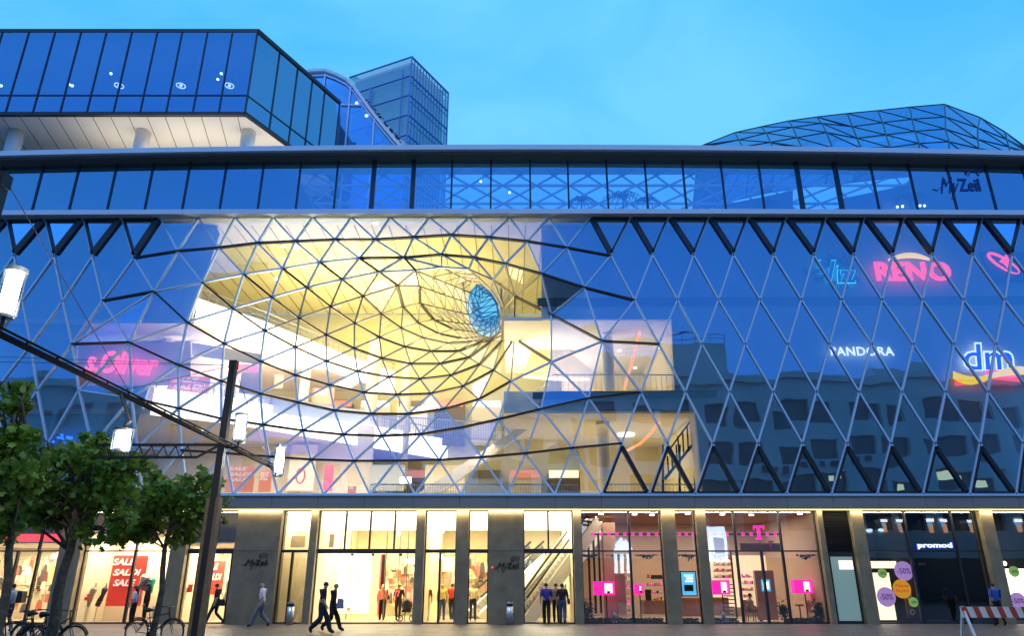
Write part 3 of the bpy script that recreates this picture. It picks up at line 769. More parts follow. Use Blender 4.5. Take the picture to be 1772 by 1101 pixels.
for px, r, hang in ((206, .26, 1), (313, .26, 1), (397, .26, 1), (170, .2, 0), (352, .2, 0)):
    py = 148 if hang else 152
    c = at(px, py, 36.6); mb = MB(); mt = 'lit_white' if hang else 'inner_wall'
    for i in range(16):
        t0, t1 = 2 * math.pi * i / 16, 2 * math.pi * (i + 1) / 16
        mb.bar(c + Vector((math.cos(t0) * r, math.sin(t0) * r, 0)), c + Vector((math.cos(t1) * r, math.sin(t1) * r, 0)), .045, .045, (0, 0, 1))
    mb.ball(c, .1, 8, 5); o = mb.build('ring_lamp', mt, pav)
    MB().tube([c, Vector((c.x, c.y, zpt - .3))], .008, 5).build('lamp_cord', 'black', pav)
for px, py in ((192, 127), (125, 148), (383, 127), (2, 148), (377, 137), (120, 146)):
    MB().ball(at(px, py, 36.4), .085, 8, 6).build('spot_lamp', 'lamp_glow', pav)
for px in (25, 245, 428):
    b = at(px, 246, 36.4); MB().tube([(b.x, b.y, 24.3), (b.x, b.y, zpb)], .42, 20).build('round_column', 'pale', mall, smooth=True)
area((-14, 36.6, 24.5), 22, 1.6, 420, (1, .86, .66), UP)  # upward area light added to wash the soffit
mb = MB(); mb.span(-46, 46, 34.7, 36.8, 24.34, 24.44); part(mb, 'terrace', 'inner_wall')
# rounded glass volume behind the pavilion
mb = MB(); gl = MB()
top = [(520, 126), (540, 124), (563, 123), (582, 130), (600, 139), (613, 152), (640, 190), (668, 225), (700, 262)]
T = [at(a, b, 44) for a, b in top]
for a, b in zip(T, T[1:]):
    mb.bar(a + Vector((0, 1, 0)), b + Vector((0, 1, 0)), .22, 2.4, (0, 1, 0)); mb.bar(a + Vector((0, -.1, -.45)), b + Vector((0, -.1, -.45)), .06, .1)
    gl.add([a, b, zup(b, 24), zup(a, 24)], [(0, 1, 2, 3)])
part(mb, 'curved_roof_edge', 'cornice'); part(gl, 'stair_hall_glass', 'pavilion_glass')
mb = MB()
for px, py in ((563, 128), (607, 150), (648, 205)):
    a = at(px, py, 43.9); mb.bar(a, zup(a, 24), .09, .12)
mb.bar(at(590, 181, 43.9), at(624, 182, 43.9), .08, .1)
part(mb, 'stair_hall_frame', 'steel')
MB().span(at(520, 200, 47).x, at(606, 200, 47).x, 47, 47.2, 24, at(560, 150, 47).z).build('stair_hall_wall', 'inner_wall', mall)
mb = MB(); mb.prism([at(616, 160, 47.6), at(640, 185, 47.6), at(715, 262, 47.6), at(690, 262, 47.6), at(655, 215, 47.6)], (0, .3, 0)); part(mb, 'perforated_screen', 'cornice')
mb = MB(); random.seed(5)
for i in range(90):
    t = random.random(); u = random.random()
    a = at(622 + t * 70 + u * 14, 172 + t * 84 + u * 3 - 2, 47.55); mb.box(a, (.2, .03, .07))
part(mb, 'screen_slots', 'mullion', kind='stuff')
for px, py in ((617, 178), (634, 200)): MB().ball(at(px, py, 45), .12, 8, 6).build('spot_lamp', 'lamp_glow', mall)

# glazed dome, upper right
DC = [[(1216, 251), (1219, 254), (1222, 257), (1226, 262)], [(1272, 229), (1278, 242), (1285, 254), (1290, 265)], [(1317, 219), (1326, 230), (1333, 246), (1337, 254)],
      [(1364, 209), (1372, 220), (1379, 238), (1387, 254)], [(1413, 202), (1422, 213), (1430, 229), (1440, 255)], [(1466, 196), (1475, 219), (1483, 239), (1490, 256)],
      [(1519, 191), (1527, 212), (1533, 233), (1540, 255)], [(1574, 185), (1578, 206), (1583, 227), (1590, 248)], [(1634, 180), (1636, 202), (1636, 223), (1642, 245)],
      [(1696, 203), (1692, 221), (1692, 241), (1694, 257)], [(1739, 228), (1742, 241), (1746, 254), (1749, 267)], [(1772, 252), (1776, 258), (1780, 264), (1784, 270)]]
mb = MB(); gl = MB(); DY = [47.5, 45.0, 42.6, 40.4, 38.6]
G = []
for c in DC:
    col = [at(p[0], p[1], y) for p, y in zip(c, DY)]
    l = col[3] + (col[3] - col[2]); col.append(Vector((l.x, DY[4], min(l.z, col[3].z - .8))))
    b = col[0]; col = [Vector((b.x + .5, 54, b.z - 2.6)), Vector((b.x + .2, 50.6, b.z - .5))] + col
    G.append(col)
for i in range(len(G)):
    for j in range(len(G[0])):
        if j + 1 < len(G[0]): mb.bar(G[i][j], G[i][j + 1], .075, .08)
        if i + 1 < len(G):
            mb.bar(G[i][j], G[i + 1][j], .06, .07)
            if j + 1 < len(G[0]):
                mb.bar(G[i][j], G[i + 1][j + 1], .06, .07)
                gl.add([G[i][j], G[i + 1][j + 1], G[i + 1][j]], [(0, 1, 2)]); gl.add([G[i][j], G[i][j + 1], G[i + 1][j + 1]], [(0, 1, 2)])
part(mb, 'dome_lattice', 'mullion'); part(gl, 'dome_glass', 'dome_glass')

# office tower behind
tw = empty('office_tower', (0, 0, 0), 0, 'tall blue glass office tower rising behind the mall roof', 'office tower')
zt = at(713, 97, 90).z; c0 = at(713, 97, 90); cl = atz(605, 133, zt); crr = atz(776, 160, zt); cb = cl + crr - c0
tp = [c0, crr, cb, cl]
mb = MB(); mb.add([p for p in tp] + [zup(p, 0) for p in tp], [(0, 1, 2, 3), (0, 4, 5, 1), (1, 5, 6, 2), (2, 6, 7, 3), (3, 7, 4, 0)])
part(mb, 'glass_skin', 'tower_glass', tw)
mb = MB(); f0 = Vector((.35, .8, 0)); 
core = [p.lerp((c0 + cb) / 2, .12) for p in tp]; mb.add([p - Vector((0, 0, .5)) for p in core] + [zup(p, 0) for p in core], [(0, 1, 2, 3), (0, 4, 5, 1), (1, 5, 6, 2), (2, 6, 7, 3), (3, 7, 4, 0)])
mat('tower_core', (.90, .96, 1), .9); part(mb, 'floors', 'tower_core', tw)
mb = MB()
nf = 13; fh = 3.55
for k in range(nf):
    z = zt - .1 - k * fh
    mb.bar(zup(c0, z), zup(cl, z), .16, .2); mb.bar(zup(c0, z), zup(crr, z), .2, .2)
    mb.bar(zup(c0, z - 1.1), zup(crr, z - 1.1), .08, .1)
for k in range(1, 13):
    p = c0.lerp(crr, k / 13); mb.bar(zup(p, zt), zup(p, 10), .12, .2)
p = c0.lerp(cl, .13); mb.bar(zup(p, zt - 2), zup(p, 10), .12, .2)
p = c0.lerp(cl, .62); mb.bar(zup(p, zt - 3.5), zup(p, zt - 12), .4, .2); mb.bar(c0, zup(c0, 10), .2, .2); mb.bar(crr, zup(crr, 10), .2, .2)
mat('tower_line', (.05, .22, .6), .5); part(mb, 'window_frame', 'tower_line', tw)

# ================================================================== GROUND STOREY
GY = 34.92
def X(px, py=952, Y=D): return at(px, py, Y).x
zT = 4.94
ztr = at(886, 954, D).z
def pier(a, b, y0=34.55, y1=35.2, m='stone', name='pier'):
    MB().span(X(a), X(b), y0, y1, 0, zT - .002).build(name, m, mall)
mat('bronze_joint', (.04, .035, .03), .6)
piers = [(103, 141), (295, 322), (533.6, 546), (719, 734), (789, 810.5), (993, 1007), (1148, 1172), (1208.5, 1225.5), (1422, 1431), (1481, 1502), (1708, 1730)]
for a, b in piers: pier(a, b)
pier(406, 483, 34.5, 35.4, 'stone', 'stone_panel'); pier(845, 906, 34.5, 35.4, 'stone', 'stone_panel')
for a, b in ((406, 483), (845, 906)):
    mb = MB(); mb.span(X(a) + .01, X(b) - .01, 34.495, 34.505, ztr - .006, ztr + .006); part(mb, 'panel_joint', 'bronze_joint')
def bay(a, b, mull=(), trans=ztr, tw_=.06, low_mull=None, gl='shop_glass', open_low=False):
    w = empty('shop_window'); w.parent = mall
    x0, x1 = X(a), X(b); mb = MB()
    mb.span(x0, x0 + .05, GY - .05, GY + .08, 0, zT); mb.span(x1 - .05, x1, GY - .05, GY + .08, 0, zT)
    mb.span(x0 + .052, x1 - .052, GY - .052, GY + .082, trans - tw_ / 2, trans + tw_ / 2)
    mb.span(x0 + .052, x1 - .052, GY - .055, GY + .09, 0, .06); mb.span(x0 + .052, x1 - .052, GY - .055, GY + .09, zT - .06, zT)
    for p in mull: mb.span(X(p) - .04, X(p) + .04, GY - .06, GY + .1, trans + tw_ / 2 + .002, zT - .062)
    for p in (mull if low_mull is None else low_mull): mb.span(X(p) - .05, X(p) + .05, GY - .06, GY + .1, .062, trans - tw_ / 2 - .002)
    part(mb, 'frame', 'mullion', w)
    part(MB().add([(x0, GY, trans), (x1, GY, trans), (x1, GY, zT), (x0, GY, zT)], [(0, 1, 2, 3)]), 'upper_pane', gl, w)
    if not open_low: part(MB().add([(x0, GY, 0), (x1, GY, 0), (x1, GY, trans), (x0, GY, trans)], [(0, 1, 2, 3)]), 'lower_pane', gl, w)
    return w
bay(-110, 103, (60,), low_mull=(-20, 25, 62)); bay(141, 295, (230,)); bay(322, 406, (368,), tw_=.22, low_mull=(400,)); bay(483, 533.6, (), tw_=.12, low_mull=(504,))
bay(546, 719, (593, 636.5, 679.6), tw_=.2, low_mull=(), open_low=True); bay(734, 789, (), tw_=.16, low_mull=(761,)); bay(810.5, 845, (), tw_=.16)
bay(906, 993, (949.6,), tw_=.2, low_mull=(), open_low=True)
bay(1007, 1148, (1092,)); bay(1172, 1208.5); bay(1225.5, 1422, (1278, 1358), low_mull=(1278, 1321, 1358)); 
bay(1502, 1708, (1581, 1663.5)); bay(1730, 1860, (1800,))
# louvre and frosted door
mb = MB()
x0, x1 = X(1431), X(1481); mb.span(x0, x1, 35.0, 35.1, 0, zT)
for i in range(26): mb.box(((x0 + x1) / 2, 34.9, ztr + .12 + i * .068), (x1 - x0 - .04, .09, .02), rot=Matrix.Rotation(.5, 3, 'X'))
part(mb, 'louvre', 'dark_frame')
glass('frosted', .1, (.8, .9, 1), (.5, .6, .55), 0)
mat('frosted_panel', (.40, .52, .45), .35, em=.12, emcol=(.5, .9, .7))
d = empty('service_door'); d.parent = mall
part(MB().span(x0 + .05, x1 - .05, 34.86, 34.97, .0, ztr - .05), 'door_frame', 'dark_frame', d)
part(MB().span(x0 + .2, x1 - .12, 34.84, 34.858, .12, ztr - .25), 'frosted_glass', 'frosted_panel', d)
part(MB().span(x0 + .55, x1 - .14, 34.832, 34.838, ztr - .8, ztr - .42), 'lit_notice', 'lit_soft', d)

def room(a, b, depth, wall, floor='gold_floor', ceil='pale', power=300, col=(1, .88, .62), sidew=None, light=True, y0=35.25, hz=zT):
    x0, x1 = X(a), X(b); sidew = sidew or wall
    yb = y0 + depth
    MB().add([(x0, y0, .012), (x1, y0, .012), (x1, yb, .012), (x0, yb, .012)], [(0, 1, 2, 3)]).build('shop_floor', floor, mall)
    MB().span(x0, x1, yb, yb + .1, 0, hz - .05).build('shop_back_wall', wall, mall)
    part(MB().span(x0 - .05, x0, y0 - .05, yb, 0, hz - .05), 'shop_side_wall', sidew); part(MB().span(x1, x1 + .05, y0 - .05, yb, 0, hz - .05), 'shop_side_wall', sidew)
    MB().span(x0 - .1, x1 + .1, y0 - .3, yb + .1, hz - .045, hz).build('shop_ceiling', ceil, mall)
    if light: area(((x0 + x1) / 2, y0 + depth * .45, hz - .12), (x1 - x0) * .8, depth * .6, power, col)
mat('salmon', (.55, .42, .33), .8, var=.06, scale=.6); mat('tan_dark', (.28, .17, .12), .8); mat('dark_wall', (.03, .03, .035), .8); mat('dark_floor', (.05, .05, .05), .3)
mat('orange2', (.8, .35, .05), .6); mat('cream_wall', (.80, .72, .50), .8)
room(-120, 102, 5, 'cream_wall', power=520, hz=at(218, 938, D).z)
MB().span(X(-120), X(102), 35.37, 35.45, at(218, 938, D).z + .01, 4.93).build('bulkhead', 'bulk_tan', mall)
room(142, 296, 2.2, 'cream_wall', power=430, hz=at(218, 917, D).z)
MB().span(X(142), X(296), 35.3, 35.4, at(218, 917, D).z + .01, 4.93).build('bulkhead', 'bulk_tan', mall)
room(320, 408, 4, 'cream_wall', power=480, hz=at(218, 938, D).z)
MB().span(X(320), X(408), 35.3, 35.4, at(218, 938, D).z + .01, 4.93).build('bulkhead', 'bulk_tan', mall)
room(482, 535, 2.6, 'cream_wall', power=110)
room(545, 720, 9, 'cream', power=950, col=(1, .87, .55))
room(733, 846, 10, 'cream_wall', power=800, col=(1, .84, .5))
room(905, 994, 9, 'cream_wall', power=750, col=(1, .88, .6))
room(1006, 1424, 8, 'salmon', ceil='tan_dark', power=520, col=(1, .82, .62))
room(1501, 1582, 3, 'dark_wall', 'dark_floor', 'dark_wall', power=12)
room(1583, 1709, 7, 'dark_wall', 'dark_floor', 'dark_wall', power=16)
room(1728, 1880, 3, 'dark_wall', 'dark_floor', 'dark_wall', power=20)
def sbox(name, a, b, pa, pb, Y, dep_, m, lab=None, cat=None, parent=None, group=None):
    A = at(a, (pa + pb) / 2, Y); B = at(b, (pa + pb) / 2, Y); mb = MB(); mb.span(A.x, B.x, Y, Y + dep_, max(.015, at(a, pb, Y).z), at(a, pa, Y).z)
    o = mb.build(name, m, parent)
    if lab: tag(o, lab, cat, group)
    return o
# bright ceiling coffers over the entrance
def panel(name, pxa, pxb, pya, pyb, Y, m, th=.04, parent=mall, **k):
    A = at(pxa, pya, Y); B = at(pxb, pyb, Y); x0, x1 = X(pxa, (pya + pyb) / 2, Y), X(pxb, (pya + pyb) / 2, Y)
    return MB().span(x0, x1, Y, Y + th, B.z, A.z).build(name, m, parent, **k)
for a, b in ((485, 532), (547, 718), (735, 788), (811, 844), (907, 992)):
    MB().span(X(a), X(b), 35.3, 35.36, 4.05, 4.86).build('light_box', 'lit_white', mall)
for px, py in ((520, 913), (560, 930), (690, 925), (765, 921), (700, 914)): MB().ball(at(px, py, 38), .1, 8, 5).build('spot_lamp', 'lamp_glow', mall)
# reception partition, shelves behind the entry
panel('bulkhead', 560, 578, 925, 948, 37.2, 'stone'); panel('bulkhead', 486, 528, 928, 948, 36.4, 'stone')
panel('glowing_wall', 583, 640, 960, 1062, 38.5, 'lit_soft', .1); panel('red_post', 655.5, 657.5, 960, 1066, 38.6, 'neon_red', .1); panel('dark_post', 658, 664, 960, 1064, 38.7, 'black', .1)  # white wall glows on its own, its brightness put into the material
random.seed(11)
for nm, a, b, pa, pb, Y, nn in (('clothes_rack', 664, 719, 985, 1050, 43.5, 60), ('clothes_rack', 736, 788, 965, 1045, 44, 50), ('clothes_rack', 812, 843, 975, 1040, 44, 30), ('clothes_rack', 556, 580, 965, 1020, 41, 24), ('clothes_rack', -20, 100, 975, 1062, 38.5, 90)):
    t = empty(nm, label={664: 'crowded wall of hanging clothes at the back of the entrance passage', 736: 'rack of pale garments behind the dark glass door', 812: 'narrow rack of garments beside the small escalator', 556: 'tall shelf of red and orange goods by the entrance', -20: 'pink and white garments on rails in the far left shop window'}[a], cat='clothes rack')
    cols = ['cl_a', 'cl_b', 'cl_c', 'cl_d', 'cl_e', 'cl_f']
    for i, c in enumerate(((.75, .66, .5), (.5, .12, .08), (.75, .7, .62), (.1, .08, .08), (.65, .3, .3), (.55, .45, .2))): mat(cols[i], c, .9)
    g = MB()
    for i in range(nn):
        px = random.uniform(a, b); py = random.uniform(pa, pb); p = at(px, py, Y + random.uniform(-.3, .3)); w = random.uniform(.12, .35)
        h = random.uniform(.25, .7); g.cur = random.randrange(6)
        g.prism([p + Vector((-w / 2, 0, 0)), p + Vector((w / 2, 0, 0)), p + Vector((w * .38, 0, h * .8)), p + Vector((w * .12, 0, h)), p + Vector((-w * .12, 0, h)), p + Vector((-w * .38, 0, h * .8))], (0, .06, 0))
    g.build('garments', cols, t)
    g = MB()
    for py in (pa - 6, (pa + pb) / 2 - 4): g.bar(at(a, py, Y), at(b, py, Y), .04, .04)
    g.bar(at(a, pa - 8, Y), zup(at(a, pa - 8, Y), 0.02), .04, .04); g.bar(at(b, pa - 8, Y), zup(at(b, pa - 8, Y), .02), .04, .04)
    g.build('rail', 'brushed', t)
t = empty('price_board', label='bright white partition with faint rows of print in the wide entrance', cat='board')
for i in range(6):
    for j in range(2): sbox('print_row', 600 + j * 14, 609 + j * 14, 975 + i * 6, 977 + i * 6, 38.42, .03, 'cream', parent=t)
sbox('low_rail', 584, 628, 1059, 1060.5, 38.3, .06, 'bulk_tan', parent=t); sbox('small_box', 600, 606, 1053, 1058, 38.3, .1, 'orange2', parent=t)
for i in range(5): sbox('shelf_goods', 557 + (i % 2) * 6, 566 + (i % 3) * 4, 966 + i * 9, 972 + i * 9, 39, .2, ('pale_red_glow', 'bulk_tan', 'red_paper_glow', 'black', 'orange2')[i], parent=t)
# ring decoration in the entrance
mb = MB(); c = at(562, 985, 37.5)
for i in range(20):
    a_, b_ = 2 * math.pi * i / 20, 2 * math.pi * (i + 1) / 20
    mb.bar(c + Vector((math.cos(a_) * .22, 0, math.sin(a_) * .5)), c + Vector((math.cos(b_) * .22, 0, math.sin(b_) * .5)), .07, .05)
tag(mb.build('ring_display', 'lit_warm'), 'tall orange oval ring standing just inside the wide entrance', 'display')
for i, (a, b, pa, pb, lab) in enumerate(((700, 719, 968, 976, 'small white lit sign above the passage racks'),)):
    tag(panel('lit_sign', a, b, pa, pb, 41, 'lit_white', .06, None), lab, 'sign')
for i in range(7):
    px = 556 + i * 24; c = atz(px, 948, 4.6); part(MB().span(c.x - .9, c.x + .9, min(c.y, 43.5), min(c.y, 43.5) + .12, 4.80, 4.87), 'ceiling_light', 'lit_white')
for px in (553, 573, 650, 668, 690, 712): part(MB().span(X(px), X(px) + .05, 37.5 + (px % 5) * .4, 37.55 + (px % 5) * .4, .02, 4.85), 'door_post', 'bulk_tan')
for px, w_ in ((606, 5), (642, 5), (690, 5)): part(MB().span(X(px), X(px + w_), 34.80, 34.86, ztr - .22, ztr - .115), 'door_sensor', 'black')
tag(panel('hanging_banner', 766, 786, 965, 990, 40, 'lit_warm', .05, None), 'pale lamp shade shaped banner hanging behind the dark door', 'banner')

# escalators in the right hand entrance
def escalator(pa, pb, w, name, lab):
    """from the floor point pa up to pb (world), steps, skirts and handrails"""
    pa, pb = Vector(pa), Vector(pb); e = empty(name, pa, label=lab, cat='escalator')
    ax = (pb - pa); L = ax.length; hx = Vector((ax.x, ax.y, 0)).normalized(); sd = Vector((-hx.y, hx.x, 0))
    st = MB(); n_ = int(abs(ax.z) / .2)
    for i in range(n_):
        p = ax * (i / n_); q = ax * ((i + 1) / n_)
        for s_ in (0,):
            vs = [p + sd * w / 2, p - sd * w / 2, Vector((p.x, p.y, q.z)) - sd * w / 2, Vector((p.x, p.y, q.z)) + sd * w / 2, q - sd * w / 2, q + sd * w / 2]
            st.add(vs, [(0, 1, 2, 3), (3, 2, 4, 5)])
    st.build('steps', 'brushed', e)
    for s_ in (-1, 1):
        o_ = sd * (w / 2 + .1) * s_
        b = MB(); b.bar(o_ + Vector((0, 0, -.15)), ax + o_ + Vector((0, 0, -.15)), .14, .6, (0, 0, 1)); b.build('skirt', 'white_panel', e)
        b = MB(); b.bar(o_ + Vector((0, 0, .55)), ax + o_ + Vector((0, 0, .55)), .02, .7, (0, 0, 1)); b.build('balustrade', 'shop_glass', e)
        b = MB(); b.bar(o_ + Vector((0, 0, .95)), ax + o_ + Vector((0, 0, .95)), .1, .08, (0, 0, 1)); b.build('handrail', 'black', e)
        b = MB(); b.bar(o_ + Vector((0, 0, .25)), ax + o_ + Vector((0, 0, .25)), .06, .06, (0, 0, 1)); b.build('light_rail', 'lit_white', e)
    return e
e1 = at(905, 1050, 37.2); e1.z = 0.1; e2 = Vector((e1.x + 3.7, 38.4, 4.8))
escalator(e1, e2, 1.0, 'escalator', 'silver escalator rising to the right inside the narrow entrance')
escalator((e1.x + .2, 40.6, .1), (e1.x + 4.4, 41.6, 4.8), 1.0, 'escalator', 'second escalator behind the nearer one with bright flanks')
escalator((X(812), 40.0, .1), (X(812) + 3.4, 43, 3.0), .9, 'escalator', 'small escalator base behind the white shirted visitor')

# ---- shop furniture of the pink telephone shop
mat('wood', (.30, .16, .09), .5, var=.2, scale=5); mat('screen_blue', (.1, .5, .9), .4, em=1.1, emcol=(.10, .55, 1)); mat('pinkwall', (.66, .44, .36), .8)
def pink_box(a, b, pa, pb, lab, Y=36.4, pole=True):
    t = empty('display_cube', at((a + b) / 2, pb, Y), label=lab, cat='display cube', group='pink display cubes in the telephone shop')
    t.location = (0, 0, 0); w = X(b, 1010, Y) - X(a, 1010, Y); x0 = X(a, (pa + pb) / 2, Y); z0, z1 = at(a, pb, Y).z, at(a, pa, Y).z
    xm = x0 + w * .5; mb = MB(); f_ = .07
    mb.span(x0, xm, Y, Y + .45, z0, z1); mb.span(xm, x0 + w, Y, Y + .45, z1 - f_, z1); mb.span(xm, x0 + w, Y, Y + .45, z0, z0 + f_); mb.span(x0 + w - f_, x0 + w, Y, Y + .45, z0 + f_, z1 - f_)
    part(mb, 'frame', 'neon_magenta', t)
    part(MB().span(xm + .02, x0 + w - f_ - .02, Y + .2, Y + .25, z0 + f_ + .02, z1 - f_ - .02), 'inside', 'lit_soft', t)
    part(MB().box((xm + w * .2, Y + .1, z0 + f_ + .06), (.14, .06, .1)), 'telephone', 'black', t)
    if pole: part(MB().tube([(x0 + w * .6, Y + .22, .02), (x0 + w * .6, Y + .22, z0)], .03, 8), 'post', 'black', t)
pink_box(1028, 1064, 1007, 1031, 'wide pink display cube on a post left of the salmon column')
pink_box(1099, 1114, 1012, 1030, 'small pink display cube beside the window mullion', 37.2)
pink_box(1233, 1263, 1005, 1030, 'pink display cube with pale picture left of the spiral stair')
pink_box(1375, 1407, 1004, 1028, 'pink display cube with pale picture near the right pier')
sbox('round_pillar', 1046, 1068, 905, 1072, 37.6, .7, 'pinkwall', 'pale round pillar in front of the white striped mark', 'pillar')
sbox('square_pillar', 1069, 1083, 994, 1064, 37, .6, 'salmon', 'salmon square pillar under the striped mark', 'pillar')
sbox('counter', 1178, 1218, 1036, 1068, 38, 1.2, 'wood', 'brown wooden counter under the blue screen', 'counter')
sbox('counter', 1235, 1262, 1035, 1066, 38.2, 1.2, 'wood', 'brown wooden counter next to the spiral stair', 'counter')
sbox('counter', 1115, 1150, 1040, 1064, 38.2, 1, 'wood', 'wooden counter carrying the black monitor', 'counter')
t = empty('info_screen', label='upright blue lit information screen between two piers', cat='screen')
o = sbox('casing', 1178, 1206, 989, 1033, 36.2, .12, 'black', parent=t)
o = sbox('display', 1180, 1204, 991, 1031, 36.185, .01, 'screen_blue', parent=t); sbox('display_text', 1184, 1200, 1013, 1024, 36.17, .01, 'dark_wall', parent=t)
for py in (996, 1001, 1006): sbox('display_mark', 1184 + (py % 3) * 2, 1199, py, py + 2, 36.17, .01, 'lit_white', parent=t)
t = empty('door_totem', label='tall salmon totem with a small lit screen behind the sliding door', cat='totem')
sbox('body', 1310, 1343, 988, 1074, 36.9, .25, 'pinkwall', parent=t); sbox('screen', 1318, 1333, 1004, 1024, 36.88, .015, 'screen_blue', parent=t)
sbox('picture', 1321, 1330, 1008, 1020, 36.86, .015, 'lit_white', parent=t)
t = empty('monitor', label='black monitor on the wooden counter near the broad pier', cat='monitor')
sbox('screen', 1117, 1127, 1021, 1040, 38, .08, 'black', parent=t); sbox('stand', 1120, 1124, 1038, 1041, 38.02, .1, 'black', parent=t)
t = empty('spiral_stair', label='dark open tread stair beside the pink picture cube', cat='stair')
for i in range(9): sbox('tread', 1258 - i * .3, 1271, 1064 - i * 6.5, 1065.6 - i * 6.5, 37.2, .5, 'black', parent=t)
sbox('newel', 1269, 1271.5, 955, 1070, 37.1, .1, 'black', parent=t)
for i in range(4):
    x = 1018 + i * 9; sbox('partition_post', x, x + 3.5, 905 + i * 5, 1062, 38 + i * .3, .12, 'black', 'thin black partition post, number %s from the shop corner' % ('one', 'two', 'three', 'four')[i], 'post')
t = empty('stool', label='black stool beside the right hand shop counter', cat='stool')
c = at(1385, 1062, 36.6); MB().tube([(c.x, c.y, .7), (c.x, c.y, .76)], .2, 14).build('seat', 'black', t); MB().tube([(c.x, c.y, .02), (c.x, c.y, .7)], .03, 8).build('post', 'black', t); MB().tube([(c.x, c.y, .02), (c.x, c.y, .04)], .2, 14).build('foot', 'black', t)
sbox('sales_desk', 1396, 1418, 1040, 1058, 37, .5, 'pinkwall', 'pink sales desk against the right pier', 'desk')
sbox('pink_banner', 1392, 1402, 985, 1002, 37.6, .06, 'neon_magenta', 'upright pink banner high on the shop wall', 'banner')
tag(MB().tube([at(1413, 985, 36.2), at(1421, 1050, 36.2)], .06, 8).build('light_tube', 'neon_magenta'), 'slanting pink light tube beside the right pier', 'light')
tag(MB().tube([at(1407, 985, 37), at(1407, 1005, 37)], .14, 12).build('lamp', 'lit_soft'), 'pale cylinder lamp between pink banner and light tube', 'lamp')
# glowing wall panel added to brighten the back of the telephone shop, shelves with boxes, counters
panel('glowing_wall', 1232, 1352, 962, 1052, 42.6, 'lit_dim', .05)
for i, (a, b, pa, pb, Y, nr) in enumerate(((1120, 1146, 1000, 1040, 41, 4), (1180, 1206, 1005, 1032, 42, 3), (1236, 1268, 968, 1000, 42, 4), (1284, 1304, 1000, 1046, 42, 5), (1376, 1418, 962, 1000, 42, 4), (1078, 1092, 990, 1060, 42, 6))):
    t = empty('shelf_unit', label=('low shelf right of the small pink cube', 'shelf behind the blue screen', 'red lit shelf above the pink picture cube', 'white shelf behind the seated customer', 'shelf high above the right pink cube', 'narrow shelf behind the square pillar')[i], cat='shelf')
    for r_ in range(nr):
        y_ = pa + (pb - pa) * r_ / (nr - 1); sbox('board', a, b, y_, y_ + 1, Y, .3, ('black', 'wood', 'wood', 'plain_white', 'wood', 'plain_white')[i], parent=t)
        x_ = a + .8
        while x_ < b - 2:
            w_ = random.uniform(1.2, 3.4); h_ = random.uniform(2.5, 6); c_ = random.choice(['black', 'cl_e', 'neon_magenta', 'plain_white', 'cl_b', 'wood', 'silver_cloth2', 'orange2'])
            sbox('goods', x_, x_ + w_, y_ - h_, y_, Y + .02, .2, c_, parent=t); x_ += w_ + random.uniform(.4, 2)
sbox('back_counter', 1364, 1420, 1034, 1064, 41.5, .6, 'dark_wall', 'dark counter deep behind the stool', 'counter')
sbox('dark_frame_wall', 1127, 1150, 996, 1003, 39.6, .1, 'black', 'black lintel with screens at the shop rear', 'lintel')
for i, (px, py) in enumerate(((1040, 906), (1098, 904), (1128, 906), (1190, 906), (1250, 905), (1300, 904), (1384, 906))):
    c_ = atz(px, 889 + (i % 3), 4.85); MB().tube([(c_.x, min(c_.y, 40) , 4.84), (c_.x, min(c_.y, 40), 4.80)], .12, 12).build('downlight', 'lamp_glow', mall)
# pink dotted line and letter T
t = empty('pink_square_chain', label='horizontal chain of small pink squares along the telephone shop window', cat='sign')
for a, b, n_ in ((1023, 1146, 9), (1172, 1208, 3), (1226, 1352, 9)):
    for i in range(n_):
        px = a + (b - a) * (i + .1) / n_; sbox('pink_square', px, px + 5.2, 922.5, 928, 35.05, .03, 'neon_magenta', parent=t)
    sbox('dark_rail', a, b, 924, 926.8, 35.09, .02, 'dark_wall', parent=t)
t = empty('letter_sign', label='large pink letter T with serifs above the sliding door', cat='sign')
T_ = MB()
def prect(mb, a, b, pa, pb, Y, th=.06): A = at(a, (pa + pb) / 2, Y); B = at(b, (pa + pb) / 2, Y); mb.span(A.x, B.x, Y - th, Y, at(a, pb, Y).z, at(a, pa, Y).z)
prect(T_, 1303, 1322, 910, 914, 34.99); prect(T_, 1310, 1315.5, 914, 932, 34.99); prect(T_, 1307.5, 1318.5, 932, 935, 34.99); prect(T_, 1303, 1305, 914, 917.5, 34.99); prect(T_, 1320, 1322, 914, 917.5, 34.99)
part(T_, 'letter', 'neon_magenta', t)
sbox('grey_board', 1281, 1350, 941, 953, 35.7, .05, 'tan_dark', 'dim board with a small second letter T under the pink sign', 'board')
T_ = MB(); prect(T_, 1329, 1338, 937, 939.5, 35.6); prect(T_, 1332, 1335, 939.5, 949, 35.6); prect(T_, 1330.5, 1336.5, 949, 950.5, 35.6); mat('dim_magenta', (.3, .02, .15), .5, em=.2, emcol=(.6, .02, .3)); tag(T_.build('small_letter_sign', 'dim_magenta'), 'small dim letter T on the grey board', 'sign')
